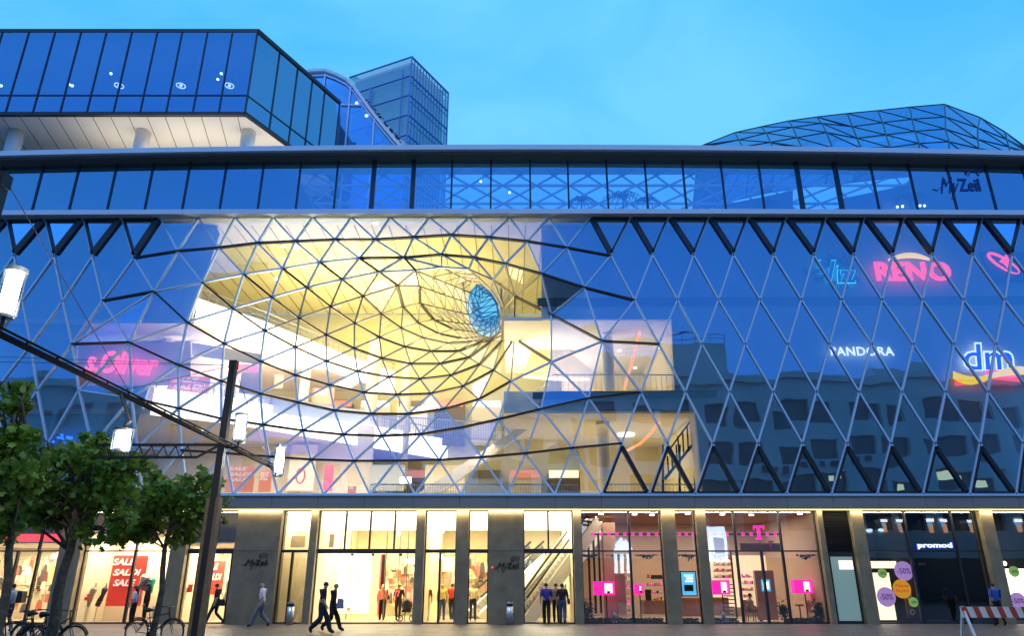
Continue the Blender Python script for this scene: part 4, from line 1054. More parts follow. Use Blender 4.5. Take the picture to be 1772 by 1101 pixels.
# foliage inside the window: grass strip, bushes, hanging garlands
mat('leaf_dark', (.035, .08, .03), .7, var=.4, scale=5)
def leaves(name, pts, m, parent=None, size=.08, **tags):
    mb = MB()
    for p in pts:
        u = Vector((random.uniform(-1, 1), random.uniform(-1, 1), random.uniform(-1, 1))).normalized(); w = u.orthogonal().normalized(); v = u.cross(w); s_ = size * random.uniform(.6, 1.2)
        mb.add([p + w * s_, p + v * s_ * .6, p - w * s_, p - v * s_ * .6], [(0, 1, 2, 3)])
    return mb.build(name, m, parent, **tags)
gp = []
for a, b in ((1008, 1147), (1173, 1208), (1227, 1276), (1360, 1421)):
    for i in range(int((b - a) * 9)):
        px = random.uniform(a, b); gp.append(Vector((X(px, 1070, 35.4), random.uniform(35.28, 35.7), random.uniform(.02, .2))))
leaves('grass', gp, 'leaf_dark', kind='stuff', size=.07)
for px, py, r, lab in ((1014, 1060, .38, 'round dark green bush in the left corner of the pink shop window'), (1346 + 10, 1058, .25, 'small round potted bush beside the sliding glass door'), (1417, 1058, .34, 'dark green bush at the right corner of the pink shop window')):
    c = at(px, py, 35.75); b_ = empty('bush', (0, 0, 0), label=lab, cat='bush', group='bushes in the telephone shop window')
    pts = [c + Vector((random.gauss(0, r * .45), random.gauss(0, r * .4), random.gauss(0, r * .6))) for _ in range(420)]
    for p in pts: p.z = max(.05, p.z)
    leaves('foliage', pts, 'leaf_dark', b_, .06); MB().tube([(c.x, c.y, .02), (c.x, c.y, c.z)], .03, 6).build('stem', 'bark', b_)
for px, lab in ((1020, 'left end'), (1068, 'striped mark'), (1120, 'broad pier'), (1192, 'blue screen'), (1245, 'white banner'), (1395, 'right pier')):
    pts = []
    for i in range(130):
        a_ = random.gauss(0, 8); p = at(px + a_, 961 + abs(random.gauss(0, 5)) * max(.2, 1 - abs(a_) / 14), 35.3 + random.uniform(0, .2)); pts.append(p)
    tag(leaves('garland', pts, 'leaf_dark', size=.06), 'leafy garland hanging from the transom near the ' + lab, 'garland', 'garlands under the transom of the telephone shop')
# small toy figures in the window
for px, lab in ((1063, 'white and blue toy dog on the grass in the window'), (1252, 'small blue and white toy ball figure by the stair')):
    t = empty('toy', label=lab, cat='toy'); c = at(px, 1070, 35.35); c.z = 0
    mat('toy_blue', (.1, .15, .4), .5); MB().ball(c + Vector((0, 0, .16)), (.13, .1, .15), 10, 7).build('body', 'toy_blue', t, smooth=True)
    MB().ball(c + Vector((0, -.06, .36)), .1, 10, 7).build('head', 'plain_white', t, smooth=True)
    for s_ in (-1, 1): MB().ball(c + Vector((.08 * s_, -.05, .44)), (.03, .02, .06), 6, 5).build('ear', 'toy_blue', t); MB().ball(c + Vector((.07 * s_, -.09, .05)), (.04, .06, .04), 6, 5).build('paw', 'plain_white', t)

# ---- fashion windows on the left : posters with brush lettering
def poster(a, b, pa, pb, Y, lines, lab, cat='poster', m='red_paper_glow', fr=(.12, .9), tops=None):
    t = empty('poster', label=lab, cat=cat)
    sbox('sheet', a, b, pa, pb, Y, .03, m, parent=t)
    n_ = len(lines); hgt = (pb - pa)
    for i, s_ in enumerate(lines):
        y0 = pa + hgt * (.06 + .62 * i / n_) if tops is None else tops[i]
        y1 = y0 + hgt * .40 / n_ if tops is None else tops[i] + hgt * .12
        w = (b - a); L = min(1, len(s_) / 5)
        letters('lettering', s_, a + w * .1, a + w * (.1 + .8 * L), y0, y1, Y - .01, 'white_print_glow', t, bold=.03, shear=.25, depth=.02)
    return t
poster(190, 250, 962, 1050, 36.4, ['SALE', 'SALDI', 'SALE'], 'tall red sale poster in the wide left shop window')
poster(322, 344, 972, 1040, 36.6, ['SALE', 'SALDI'], 'red sale poster cut by the left edge of the bright doorway')
poster(352, 387, 972, 1030, 37.2, ['SALE', 'SALDI'], 'red sale poster behind the walking dark figure')
poster(132, 147, 1009, 1024, 35.6, ['-50%'], 'small square red notice, upper one in the wide window'); poster(143, 154, 1029, 1040, 35.6, ['-50%'], 'small square red notice, lower one in the wide window')
poster(318, 333, 1012, 1026, 35.5, ['30%'], 'small red percent notice in the bright doorway')
def dress(px, py, m, lab, Y=36, h=.9, lean=.12):
    t = empty('mannequin', label=lab, cat='mannequin', group='clothed display figures in the wide window'); c = at(px, py, Y)
    mb = MB(); mb.tube([c + Vector((-lean * 1.6, 0, -h * .55)), c + Vector((-lean, 0, -h * .3)), c + Vector((-lean * .2, 0, 0)), c + Vector((.02, 0, h * .25)), c + Vector((.05, 0, h * .38))], [.11, .12, .09, .14, .05], 10); mb.build('clothes', m, t, smooth=True)
    MB().tube([c + Vector((.05, 0, h * .36)), c + Vector((.06, 0, h * .46)), c + Vector((.07, 0, h * .58))], [.035, .035, .06], 8).build('neck', 'brushed', t, smooth=True)
    MB().tube([Vector((c.x - lean * 1.7, Y, .02)), c + Vector((-lean * 1.5, 0, -h * .5))], .02, 6).build('stand', 'brushed', t)
mat('silver_cloth', (.38, .36, .32), .6); dress(161, 1030, 'silver_cloth', 'silver clothed display figure left of the red poster'); dress(179, 1030, 'black', 'black clothed display figure next to the red poster')
mat('teal_cloth', (.05, .55, .45), .8)
for i, (px, m) in enumerate(((248, 'plain_white'), (256, 'cl_e'), (262, 'teal_cloth'))):
    c = at(px, 1004 + 3 * i, 35.9); tag(MB().tube([c + Vector((-.05, 0, -.42)), c + Vector((0, 0, -.1)), c + Vector((.02, 0, .12)), c + Vector((.04, 0, .25))], [.17, .13, .17, .05], 12).build('garment', m, smooth=True), ('white blouse hanging', 'pink blouse hanging', 'turquoise top hanging')[i] + ' behind the two women', 'garment')
for i in range(9):
    px = 150 + i * 15; c = at(px, 924, 36.0); part(MB().tube([(c.x, 36, at(px, 921, 36).z), (c.x, 36, at(px, 928, 36).z)], .05, 8), 'track_spot', 'lamp_glow')
part(MB().span(X(146), X(290), 35.98, 36.02, at(200, 920, 36).z, at(200, 919, 36).z), 'light_track', 'black')
for i, (px, py, w_, m_) in enumerate(((278, 1040, 5, 'silver_cloth'), (286, 1030, 6, 'cl_b'), (268, 1050, 6, 'plain_white'))): tag(sbox('display_plinth', px - w_, px + w_, py, 1068, 36.2, .3, m_), ('silver', 'dark red', 'white')[i] + ' display plinth at the right end of the wide left window', 'plinth')
for i, px in enumerate((334, 396)):
    c = at(px, 1015, 36.4); tag(MB().tube([c + Vector((0, 0, -.6)), c + Vector((0, 0, -.2)), c + Vector((0, 0, .2)), c + Vector((0, 0, .42))], [.2, .13, .18, .05], 12).build('garment', ('cl_b', 'plain_white')[i], smooth=True), ('red dress hanging at the left of the bright doorway', 'white dress hanging at the right of the bright doorway')[i], 'garment')
# text on upper levels
poster(292, 362, 652, 690, 37.5, ['SALE', 'SALDI'], 'red sale banner on the gallery beside the round column', m='pale_red_glow')
poster(392, 440, 806, 852, 38.5, ['SALE', 'SALDI', 'SALE'], 'red sale banner low behind the lattice, next to the lamp pole', m='pale_red_glow')
poster(448, 470, 815, 852, 38.8, ['SALE'], 'narrow red banner right of the low sale banner', m='pale_red_glow'); poster(475, 490, 650, 672, 43, ['%'], 'pink banner far back on the gallery with an oval ring', m='pale_red_glow')
poster(540, 578, 672, 700, 44.5, ['SALE'], 'red banner on the far balcony', m='pale_red_glow'); poster(602, 616, 842, 854, 38, ['-50%'], 'small pink notice at the railing foot', m='pale_red_glow')
mb = MB(); c = at(520, 824, 38)
for i in range(18):
    a_, b_ = 2 * math.pi * i / 18, 2 * math.pi * (i + 1) / 18; mb.bar(c + Vector((math.cos(a_) * .22, 0, math.sin(a_) * .38)), c + Vector((math.cos(b_) * .22, 0, math.sin(b_) * .38)), .07, .05)
tag(mb.build('ring_sign', 'neon_red'), 'red neon ring low behind the lattice', 'sign')
tag(sbox('small_red_sign', 412, 446, 630, 643, 40, .05, 'neon_pink'), 'small pink script sign board at the back of the gallery', 'sign')
tag(sbox('shop_sign_board', 692, 712, 826, 837, 41, .05, 'lit_white'), 'small bright shop sign behind the railing', 'sign')
for a, b, pa, pb, Y, m in ((560, 575, 805, 850, 41, 'neon_pink'), (640, 700, 805, 850, 43.5, 'inner_wall'), (500, 545, 770, 850, 43, 'pale'), (735, 800, 805, 850, 43.6, 'cream')):
    sbox('shop_front', a, b, pa, pb, Y, .2, m, parent=mall)
# ================================================================== SIGNS
def logo_swirl(t, cx, cy_, s, Y, m, r=.02):
    for k, (a0, a1, rr, oy) in enumerate(((215, 15, 1.0, 0), (190, 5, .8, .45), (180, 0, .62, .95))):
        pts = []
        for i in range(9):
            a_ = R(a0 + (a1 - a0) * i / 8); p = at(cx + math.cos(a_) * s * rr, cy_ - math.sin(a_) * s * rr * .75 + oy * s * .6, Y); pts.append(p)
        MB().tube(pts, r, 6).build('swirl', m, t)
def mall_logo(pxa, pxb, pya, pyb, Y, m, lab, r=.012, red=False):
    t = empty('mall_logo', label=lab, cat='logo'); w = pxb - pxa; h = pyb - pya
    letters('script_lettering', 'My', pxa + w * .15, pxa + w * .55, pya + h * .38, pyb, Y, m, t, shear=.5, depth=.02, bold=-.01)
    letters('lettering', 'Zeil', pxa + w * .52, pxa + w * .95, pya + h * .42, pya + h * .78, Y, m, t, bold=.015, depth=.02)
    MB().tube([at(pxa, pya + h * .72, Y), at(pxa + w * .1, pya + h * .76, Y), at(pxa + w * .2, pya + h * .62, Y), at(pxa + w * .26, pya + h * .45, Y)], r, 6).build('flourish', m, t)
    logo_swirl(t, pxa + w * .82, pya + h * .2, w * .17, Y, m, r)
    if red: MB().ball(at(pxa - 1, pya + h * .72, Y), .04).build('red_dot', 'neon_red', t)
mat('bronze', (.03, .028, .025), .4, .5); mat('etched', (.02, .06, .30), .6)
mall_logo(417, 465, 958, 985, 34.48, 'bronze', 'dark script logo on the broad stone panel left of the entrance')
mall_logo(853, 900, 963, 991, 34.48, 'bronze', 'dark script logo with red dot on the stone panel by the escalators', red=True)
mall_logo(1614, 1700, 284, 344, 34.57, 'etched', 'large dark blue script logo on the top floor windows', r=.025)
def sign(name, lab, cat='sign', group=None): return empty(name, label=lab, cat=cat, group=group)
t = sign('script_neon_sign', 'glowing pink s.Oliver script on the left gallery wall')
letters('neon_lettering', 's.Oliver', 150, 275, 609, 648, 37.1, 'neon_pink', t, bold=.022, shear=.2, depth=.1, slope=-.25)
wallpoly([(135, 592), (330, 592), (330, 668), (135, 668)], 37.5, 'pink_pale', 'sign_wall')
t = sign('red_neon_sign', 'red script neon sign above the far left shop, half behind leaves')
letters('neon_lettering', 's.Oliver', 12, 80, 884, 902, 34.8, 'neon_red', t, bold=.03, shear=.3, depth=.08, slope=.1)
MB().span(X(-60, 935), X(100, 935), 35.3, 35.36, at(50, 938, 35.3).z, at(50, 925, 35.3).z).build('red_glow_band', 'neon_red', mall)
t = sign('shoe_shop_sign', 'red RENO letters under a yellow arc behind the lattice')
letters('neon_lettering', 'RENO', 1514, 1644, 454, 487, 35.35, 'neon_red', t, bold=.028, depth=.12, space=1.02)
mb = MB(); pts = []
for i in range(13):
    u = i / 12; pts.append(at(1538 + u * 72, 450 - math.sin(math.pi * u) ** .9 * 8, 35.2))
mb.tube(pts, [.06 + .1 * math.sin(math.pi * i / 12) for i in range(13)], 8); mb.build('yellow_arc', 'neon_yellow', t)
t = sign('teal_neon_sign', 'turquoise edged neon lettering left of the red shoe sign')
mat('teal_dark', (.01, .06, .30), .5, em=.3, emcol=(.01, .12, .6))
letters('halo_lettering', 'V', 1416, 1450, 450, 491, 35.46, 'neon_teal', t, bold=.03, depth=.02); letters('lettering', 'V', 1418, 1448, 452, 489, 35.4, 'teal_dark', t, bold=.02, depth=.05)
letters('halo_lettering', 'izz', 1446, 1482, 459, 491, 35.46, 'neon_teal', t, bold=.02, depth=.02, shear=.2); letters('lettering', 'izz', 1448, 1480, 461, 489, 35.4, 'teal_dark', t, bold=.01, depth=.05, shear=.2)
tp_ = [at(1448 + math.cos(a_ * math.pi / 5) * (30 + 10 * (a_ % 3)) * q, 470 + math.sin(a_ * math.pi / 5) * 26 * q, 35.55) for a_ in range(10) for q in (.6, .8, 1) for _ in range(9)]
mat('teal_leaf', (.02, .12, .25), .7); leaves('leaf_motif', [p + Vector((random.gauss(0, .1), 0, random.gauss(0, .1))) for p in tp_], 'teal_leaf', t, .12)
t = sign('planet_sign', 'red ring and flame neon on a dark blue board at the frame edge')
mat('board_blue', (.01, .02, .16), .6); mb = MB(); mb.prism([at(1697, 436, 35.5), at(1800, 436, 35.5), at(1800, 486, 35.5), at(1716, 486, 35.5)], (0, .05, 0)); part(mb, 'board', 'board_blue', t)
pts = []
for i in range(25):
    a_ = 2 * math.pi * i / 24; u, v = math.cos(a_) * 31, math.sin(a_) * 8; c_, s_ = math.cos(.55), math.sin(.55); pts.append(at(1737 + u * c_ - v * s_, 456 + u * s_ + v * c_, 35.35))
MB().tube(pts, [.03 + .05 * abs(math.sin(i * math.pi / 24)) for i in range(25)], 8, cap=False).build('neon_ring', 'neon_red', t)
MB().prism([at(1742, 440, 35.3), at(1748, 452, 35.3), at(1750, 468, 35.3), at(1738, 456, 35.3), at(1730, 452, 35.3)], (0, .06, 0)).build('neon_flame', 'neon_red', t)
t = sign('jewellery_sign', 'pale PANDORA lettering on the blue wall behind the lattice'); letters('lettering', 'PANDORA', 1437, 1546, 601, 616, 35.45, 'neon_white', t, bold=.005, depth=.06, space=1.1)
t = sign('drugstore_sign', 'blue outlined dm letters above yellow and red waves')
for w_, m_, Y_ in ((0, 'neon_white', 35.44), (3, 'neon_blue', 35.38)): letters('lettering', 'dm', 1664 + w_, 1753 - w_, 593 + w_, 642 - w_ * .6, Y_, m_, t, bold=.04 - w_ * .012, shear=.15, depth=.04)
def wave(fn0, fn1, a, b, m, Y):
    mb = MB(); n_ = 16; up_ = [at(a + (b - a) * i / n_, fn0(i / n_), Y) for i in range(n_ + 1)]; lo = [at(a + (b - a) * i / n_, fn1(i / n_), Y) for i in range(n_ + 1)]
    for i in range(n_): mb.prism([up_[i], up_[i + 1], lo[i + 1], lo[i]], (0, .05, 0))
    mb.build('wave', m, t)
wave(lambda u: 643 + 9 * math.sin(u * 5.2), lambda u: 655 + 9 * math.sin(u * 5.2) + 3 * math.sin(u * 9), 1650, 1775, 'neon_yellow', 35.3)
wave(lambda u: 656 + 5 * math.sin(u * 6), lambda u: 668 - 7 * u, 1653, 1706, 'neon_red', 35.34); wave(lambda u: 641, lambda u: 655 + 6 * u, 1706, 1765, 'neon_red', 35.34)
mat('faint', (.4, .6, .9), .6)
for a, b, lab in ((92, 150, 'left'), (238, 297, 'right')):
    t = sign('faint_window_sign', 'faint SATURN lettering low in the top floor windows, %s one of two' % lab); letters('lettering', 'SATURN', a, b, 347, 359.5, 34.9, 'faint', t, bold=.04, depth=.03)
t = sign('fashion_shop_sign', 'white promod lettering glowing blue over the dark shop entrance'); letters('halo_lettering', 'promod', 1586, 1649, 939, 952.5, 34.86, 'neon_blue', t, bold=.05, depth=.03); letters('lettering', 'promod', 1588, 1647, 940, 951, 34.82, 'neon_white', t, bold=.012, depth=.04)
# discount window
mat('lilac', (.55, .36, .75), .5, em=.6, emcol=(.6, .35, .9)); mat('lime', (.35, .6, .15), .5, em=.45, emcol=(.4, .8, .2)); mat('orange', (.9, .42, .02), .5, em=.6, emcol=(1, .45, .02)); mat('ink', (.04, .02, .08), .6)  # plain discs given a glow to look brighter, no lamps inside
def discd(px, py, r, m, txt, lab, Y=34.95):
    t = empty('discount_disc', label=lab, cat='discount disc', group='round discount discs in the fashion windows'); c = at(px, py, Y); rr = X(px + r, py, Y) - c.x
    MB().tube([c + Vector((0, 0, 0)), c + Vector((0, .02, 0))], rr, 28).build('disc', m, t)
    for i, s_ in enumerate(txt): letters('lettering', s_, px - r * .72, px + r * .72, py - r * .32 + (i - (len(txt) - 1) / 2) * r * .55, py + r * .3 + (i - (len(txt) - 1) / 2) * r * .55 - (.2 * r if len(txt) > 1 else 0), Y - .008, 'ink' if m != 'orange' else 'red_paper_glow', t, depth=.008)
discd(1564, 989, 16, 'lilac', ['-50%'], 'lilac -50% disc at the top of its window', 35.02); discd(1534, 1034, 16, 'lilac', ['-50%'], 'lilac -50% disc low in the lit window', 35.02)
discd(1561, 1020, 15.5, 'orange', ['New', 'discounts'], 'orange New discounts disc between two lilac discs', 34.99); discd(1527, 993, 8, 'lime', ['-30%'], 'small green -30% disc high in the window'); discd(1581, 1043, 8, 'lime', ['-30%'], 'small green -30% disc beside the black board')
discd(1762, 1041, 14, 'lilac', ['-50%'], 'lilac -50% disc at the right frame edge', 35.02); discd(1755, 990, 9, 'lime', ['-30%'], 'small green disc above the bright panel at the frame edge')
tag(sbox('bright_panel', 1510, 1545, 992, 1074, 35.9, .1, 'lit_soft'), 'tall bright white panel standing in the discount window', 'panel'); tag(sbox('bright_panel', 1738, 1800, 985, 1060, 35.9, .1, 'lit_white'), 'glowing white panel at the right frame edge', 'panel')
tag(sbox('light_shelf', 1508, 1560, 972, 984, 36.4, .3, 'lit_soft'), 'row of bright ceiling light above the discount window', 'light')
t = empty('name_board', label='upright black board with vertical pro lettering', cat='board'); sbox('board', 1567, 1590, 1012, 1070, 35.5, .06, 'wood', parent=t); letters('lettering', 'p\nr\no', 1571, 1581, 1024, 1066, 35.48, 'plain_white', t, bold=.03, depth=.02, lines=.75)
tag(sbox('door_light', 1590, 1660, 975, 979, 40, .05, 'tan_dark'), 'dim strip light deep in the dark shop', 'light')
tag(MB().ball(at(1738, 976, 35.9), .1).build('spot_lamp', 'lamp_glow'), 'single spot lamp shining over the bright panel at the frame edge', 'lamp')

# ================================================================== OPPOSITE BUILDING (seen mirrored in the facade)
op = empty('opposite_building', label='long pale office block across the street, mirrored dark in the facade glass', cat='building')
OY = -8.0; mat('render_wall', (.55, .57, .60), .8, var=.1, scale=.3); mat('dark_window', (.02, .03, .045), .15)
mb = MB(); xs = []; x = -70
wins = []
while x < 90:
    wins += [(x + .4, x + 3.3), (x + 3.9, x + 6.8)]; x += 8.2
levels = [(18.0, 20.3), (14.2, 16.3), (10.5, 12.6), (6.9, 9.0)]
zz = [4.2] + [z for l in reversed(levels) for z in l] + [22.6]
mb.span(-70, 92, OY - 12, OY - .9, 0, 22.5)
for i in range(0, len(zz) - 1, 2): mb.span(-70, 92, OY - .9, OY, zz[i], zz[i + 1])
prev = -70
for z0, z1 in levels:
    prev = -70
    for a, b in wins: mb.span(prev, a, OY - .88, OY - .02, z0 - .003, z1 + .003); prev = b
    mb.span(prev, 92, OY - .88, OY - .02, z0, z1)
part(mb, 'wall', 'render_wall', op)
part(MB().span(-70, 92, OY - .3, OY + .5, 22.6, 23.4), 'parapet', 'render_wall', op); part(MB().span(8, 24.5, OY - 9, OY - .6, 23.4, 27), 'roof_block', 'render_wall', op); part(MB().span(40, 47, OY - 6, OY - .6, 23.4, 24.6), 'roof_block', 'render_wall', op)
mb = MB()
for i in range(12): mb.span(8 + i * 1.5, 8.05 + i * 1.5, OY - .7, OY - .65, 27, 28.1)
mb.span(8, 24.6, OY - .7, OY - .65, 28.1, 28.16); mb.span(8, 24.6, OY - .7, OY - .65, 27.55, 27.6); part(mb, 'roof_railing', 'mullion', op)
cnt = 0
for z0, z1 in levels:
    for a, b in wins:
        if -30 < a < 62: part(MB().span(a, b, OY - .7, OY - .6, z0, z1), 'window', 'dark_window', op)
part(MB().span(-70, 92, OY - .85, OY - .2, .1, 4.2), 'shop_front', 'dark_window', op)
def refl(px, py): p = at(px, py, 2 * GY - OY); return Vector((p.x, OY + .1, p.z))
def rbox(name, a, b, pa, pb, m, lab, cat, yo=0):
    A = refl(a, (pa + pb) / 2); B = refl(b, (pa + pb) / 2); o = MB().span(A.x, B.x, OY + .05 + yo, OY + .12 + yo, refl(a, pb).z, refl(a, pa).z).build(name, m)
    return tag(o, lab, cat)
mat('mirror_white', (.9, 1, 1), .5, em=5, emcol=(.8, 1, 1)); mat('mirror_lamp', (1, .9, .7), .5, em=6, emcol=(1, .9, .7)); mat('mirror_img', (.6, .35, .2), .5, em=2.4, emcol=(1, .45, .2)); mat('mirror_cyan', (.1, .5, .8), .5, em=2.4, emcol=(.1, .6, 1))
t = empty('sports_sign', label='glowing white three stripe sports sign mirrored in the telephone shop window', cat='sign')
for i, (a, b, y0, y1, y2) in enumerate(((1063, 1071, 938, 952, 946), (1069, 1079, 931, 952, 941), (1077, 1090, 935, 952, 946))):
    p = [refl(a, y0 + 6), refl(a + 5, y0), refl(b + 4, y2 + 5), refl(b - 3, y1)]; MB().prism(p, (0, .1, 0)).build('stripe', 'mirror_white', t)
vs, fs = text_pts('adidas', .03, 0, .01); x0 = min(v.x for v in vs); x1 = max(v.x for v in vs); h_ = max(v.y for v in vs); A = refl(1062, 951); B = refl(1091, 951); zz0, zz1 = refl(1062, 954).z, refl(1062, 946).z
MB().add([(B.x + (A.x - B.x) * (1 - (v.x - x0) / (x1 - x0)), OY + .12 + v.z, zz0 + (zz1 - zz0) * v.y / h_) for v in vs], fs).build('lettering', 'mirror_white', t)
for a, b in ((1062, 1068), (1073, 1079), (1084, 1091)): 
    A = refl(a, 975); B = refl(b, 975); MB().span(A.x, B.x, OY + .05, OY + .12, refl(a, 993).z, refl(a, 959).z).build('stripe', 'mirror_white', t)
rbox('light_banner', 1203, 1257, 912, 974, 'mirror_white', 'large glowing white banner across the street, mirrored beside the pier', 'banner')
tb = rbox('banner_print', 1235, 1252, 932, 960, 'mirror_cyan', 'pale cyan print on the mirrored white banner', 'print', .09)
for i, px in enumerate((1528, 1555, 1609, 1632, 1677, 1760)):
    t = empty('lightbox', label='%s lit picture box mirrored in the dark upper windows counted from the frosted door' % ('first', 'second', 'third', 'fourth', 'fifth', 'sixth')[i], cat='light box')
    for a, b, pa, pb, m in ((px - 6, px + 6, 900, 905, 'mirror_lamp'), (px - 4, px + 3, 905, 913, 'mirror_cyan'), (px - 2, px + 4, 908, 922, 'mirror_img')):
        A = refl(a, pa); B = refl(b, pa); MB().span(A.x, B.x, OY + .05, OY + .1 + (.04 if m == 'mirror_img' else 0), refl(a, pb).z, refl(a, pa).z).build('picture' if m != 'mirror_lamp' else 'lamp', m, t)
for i, px in enumerate((1503, 1523)): tag(MB().ball(refl(px, 919), (.35, .1, .16)).build('street_lamp_head', 'mirror_white'), ('first', 'second')[i] + ' small white lamp mirrored over the discount window', 'lamp')
for i, (px, w) in enumerate(((1440, 10), (1620, 30), (1560, 14), (1690, 20))):
    A = refl(px, 838); part(MB().span(A.x, A.x + w * .07, OY - .58, OY - .55, 11.6, 12.3), 'lit_office', 'lit_warm', op)
t = empty('blue_lights', label='small blue neon specks mirrored in the facade above the broad tree', cat='lights')
mat('blue_neon', (.02, .1, 1), .5, em=6, emcol=(.03, .15, 1))
for px, py, w_ in ((104, 762, .9), (112, 768, .5), (122, 760, .7), (128, 766, .5), (145, 758, 1.0), (86, 770, .6), (16, 780, .8), (22, 786, .5), (34, 785, .6), (108, 757, .4), (149, 763, .4)): MB().box(refl(px, py) + Vector((0, .6, 0)), (w_, .05, .22)).build('neon_speck', 'blue_neon', t)
mb = MB()
for i in range(10): mb.box(refl(1312 + i * 22, 806) + Vector((0, .1, 0)), (.7, .1, .6))
mat('dim_red', (.12, .02, .04), .6); tag(mb.build('dim_sign_row', 'dim_red'), 'row of dim dark red squares mirrored across the lower lattice', 'sign')

# ================================================================== STREET
# lamp line: poles, boom and cylinder lamps
PX = at(385, 770, 15).x; zb_ = at(385, 772, 15).z; ztop = at(400, 625, 15).z
def pole(Y, label, lab_h):
    t = empty('lamp_post', (0, 0, 0), label=label, cat='lamp post'); 
    zcl = at(372, 862, 15).z
    MB().span(PX - .07, PX + .07, Y - .07, Y + .07, zcl, ztop - .05).build('shaft', 'pole', t)
    mb = MB(); mb.span(PX - .13, PX - .06, Y - .1, Y + .1, 0, zcl); mb.span(PX + .06, PX + .13, Y - .1, Y + .1, 0, zcl); mb.build('timber_cladding', 'pole_wood', t)
    MB().span(PX - .055, PX + .055, Y - .085, Y + .085, 0, zcl).build('core', 'pole', t)
    MB().span(PX - .082, PX + .082, Y - .082, Y + .082, ztop - .18, ztop).build('head_cap', 'black', t)
    return t
t1 = pole(15, 'dark street lamp post with timber clad foot in front of the lattice', 0)
t2 = pole(at(12, 305, 7.4).y, 'nearest dark lamp post cut off by the left picture edge', 0)
mb = MB(); bt = empty('lamp_boom', (0, 0, 0), label='long dark steel boom running from the street lamp post towards the viewer', cat='lamp boom')
mb.span(PX + .09, PX + .14, 4.5, 18.0, zb_ - .03, zb_ + .035); mb.span(PX + .10, PX + .13, 4.5, 18.0, zb_ + .07, zb_ + .09)
for i in range(22): y = 4.6 + i * .62; mb.bar((PX + .115, y, zb_), (PX + .115, y + .05, zb_ + .08), .02, .02)
mat('matt_black', (.006, .006, .007), .9, spec=.1); mb.build('beam', 'matt_black', bt)
mb = MB(); a = at(378, 772, 15); L_ = [Vector((PX - .08, 15, zb_ + .02)), Vector((PX - 2.6, 15, zb_ + .02))]
mb.bar(L_[0], L_[1], .05, .05); mb.bar(Vector((PX - .5, 15, zb_ - .24)), Vector((PX - 2.6, 15, zb_ - .24)), .05, .05); mb.bar(Vector((PX - .08, 15, zb_)), Vector((PX - .5, 15, zb_ - .24)), .04, .04)
for i in range(8): x = PX - .6 - i * .25; mb.bar((x, 15, zb_ - .24), (x - .12, 15, zb_), .02, .02); mb.bar((x - .12, 15, zb_), (x - .25, 15, zb_ - .24), .02, .02)
mb.build('side_truss', 'pole', bt)
def lampcyl(c, h, r, lab, hang=False, arm=None):
    t = empty('cylinder_lamp', (0, 0, 0), label=lab, cat='street lamp', group='cylinder lamps on the street boom')
    c = Vector(c)
    glass('lamp_glass', .12, (1, 1, 1), (1, 1, 1), 0) if 'lamp_glass' not in M else None
    MB().tube([c, c + Vector((0, 0, h))], r, 20, cap=False).build('glass_cylinder', 'lamp_glass', t, smooth=True)
    MB().tube([c + Vector((0, 0, h * .08)), c + Vector((0, 0, h * .86))], r * .72, 16).build('glowing_core', 'lamp_glow', t, smooth=True)
    MB().tube([c + Vector((0, 0, h * .9)), c + Vector((0, 0, h * 1.0))], r * 1.03, 20).build('cap', 'brushed' if not hang else 'black', t)
    MB().tube([c + Vector((0, 0, -.04)), c], r * .8, 20).build('base', 'brushed', t)
    if arm: MB().tube([Vector(p) for p in arm], .028, 8).build('bracket', 'black', t)
    l = bpy.data.lights.new('lamp_light', 'POINT'); l.energy = 105; l.shadow_soft_size = r; l.color = (1, .95, .85)
    o = bpy.data.objects.new('lamp_light', l); COL.objects.link(o); o.location = c + Vector((r * 1.6, -.1, h * .5)); o.parent = t
c = at(413, 762, 15); lampcyl((c.x, 15, c.z), .56, .135, 'white cylinder lamp standing on a bracket right of the lamp post', arm=[(PX + .1, 15, zb_ - .03), (c.x, 15, zb_ - .03), (c.x, 15, c.z)])
c = at(481, 822, 17.6); lampcyl((c.x, 17.6, c.z), .72, .13, 'white cylinder lamp at the far end of the boom', arm=[(c.x, 17.6, c.z - .02), (PX + .12, 17.6, zb_ + .03)])
c = at(211, 778, 10.6); c = Vector((at(212, 760, 10.6).x, 10.6, at(212, 778, 10.6).z))
lampcyl(c, .30, .14, 'squat bright lamp hanging on a curled cable below the boom', hang=True, arm=[c + Vector((0, 0, .3)), c + Vector((.01, 0, .36)), c + Vector((.07, 0, .42)), c + Vector((.02, 0, .52)), (PX + .12, 10.6, zb_)])
MB().tube([c + Vector((0, 0, .3)), c + Vector((0, 0, .37))], [.08, .03], 10).parent = None if 0 else None
c = at(8, 545, 8.2); lampcyl((c.x, 8.2, c.z), .62, .125, 'largest glaring cylinder lamp at the left picture edge', arm=[(PX + .12, 8.2, zb_), (c.x, 8.2, zb_ + .1), (c.x, 8.2, c.z)])
mb = MB()
for a, b in (((PX, 15, ztop - .1), (PX + .12, 10.5, zb_)), ((PX, 15, ztop - .1), (PX + .12, 17.8, zb_)), ((PX, 15, ztop - .1), (PX - 14, 17, ztop + 1)), ((PX, 7.4, ztop), (PX + .12, 10.8, zb_ + .1)), ((PX, 15, ztop - .1), (PX - 12, 12, ztop - .8))):
    mb.tube([a, b], .006, 5)
tag(mb.build('stay_wires', 'pole'), 'thin stay wires tied to the lamp post head', 'wires')
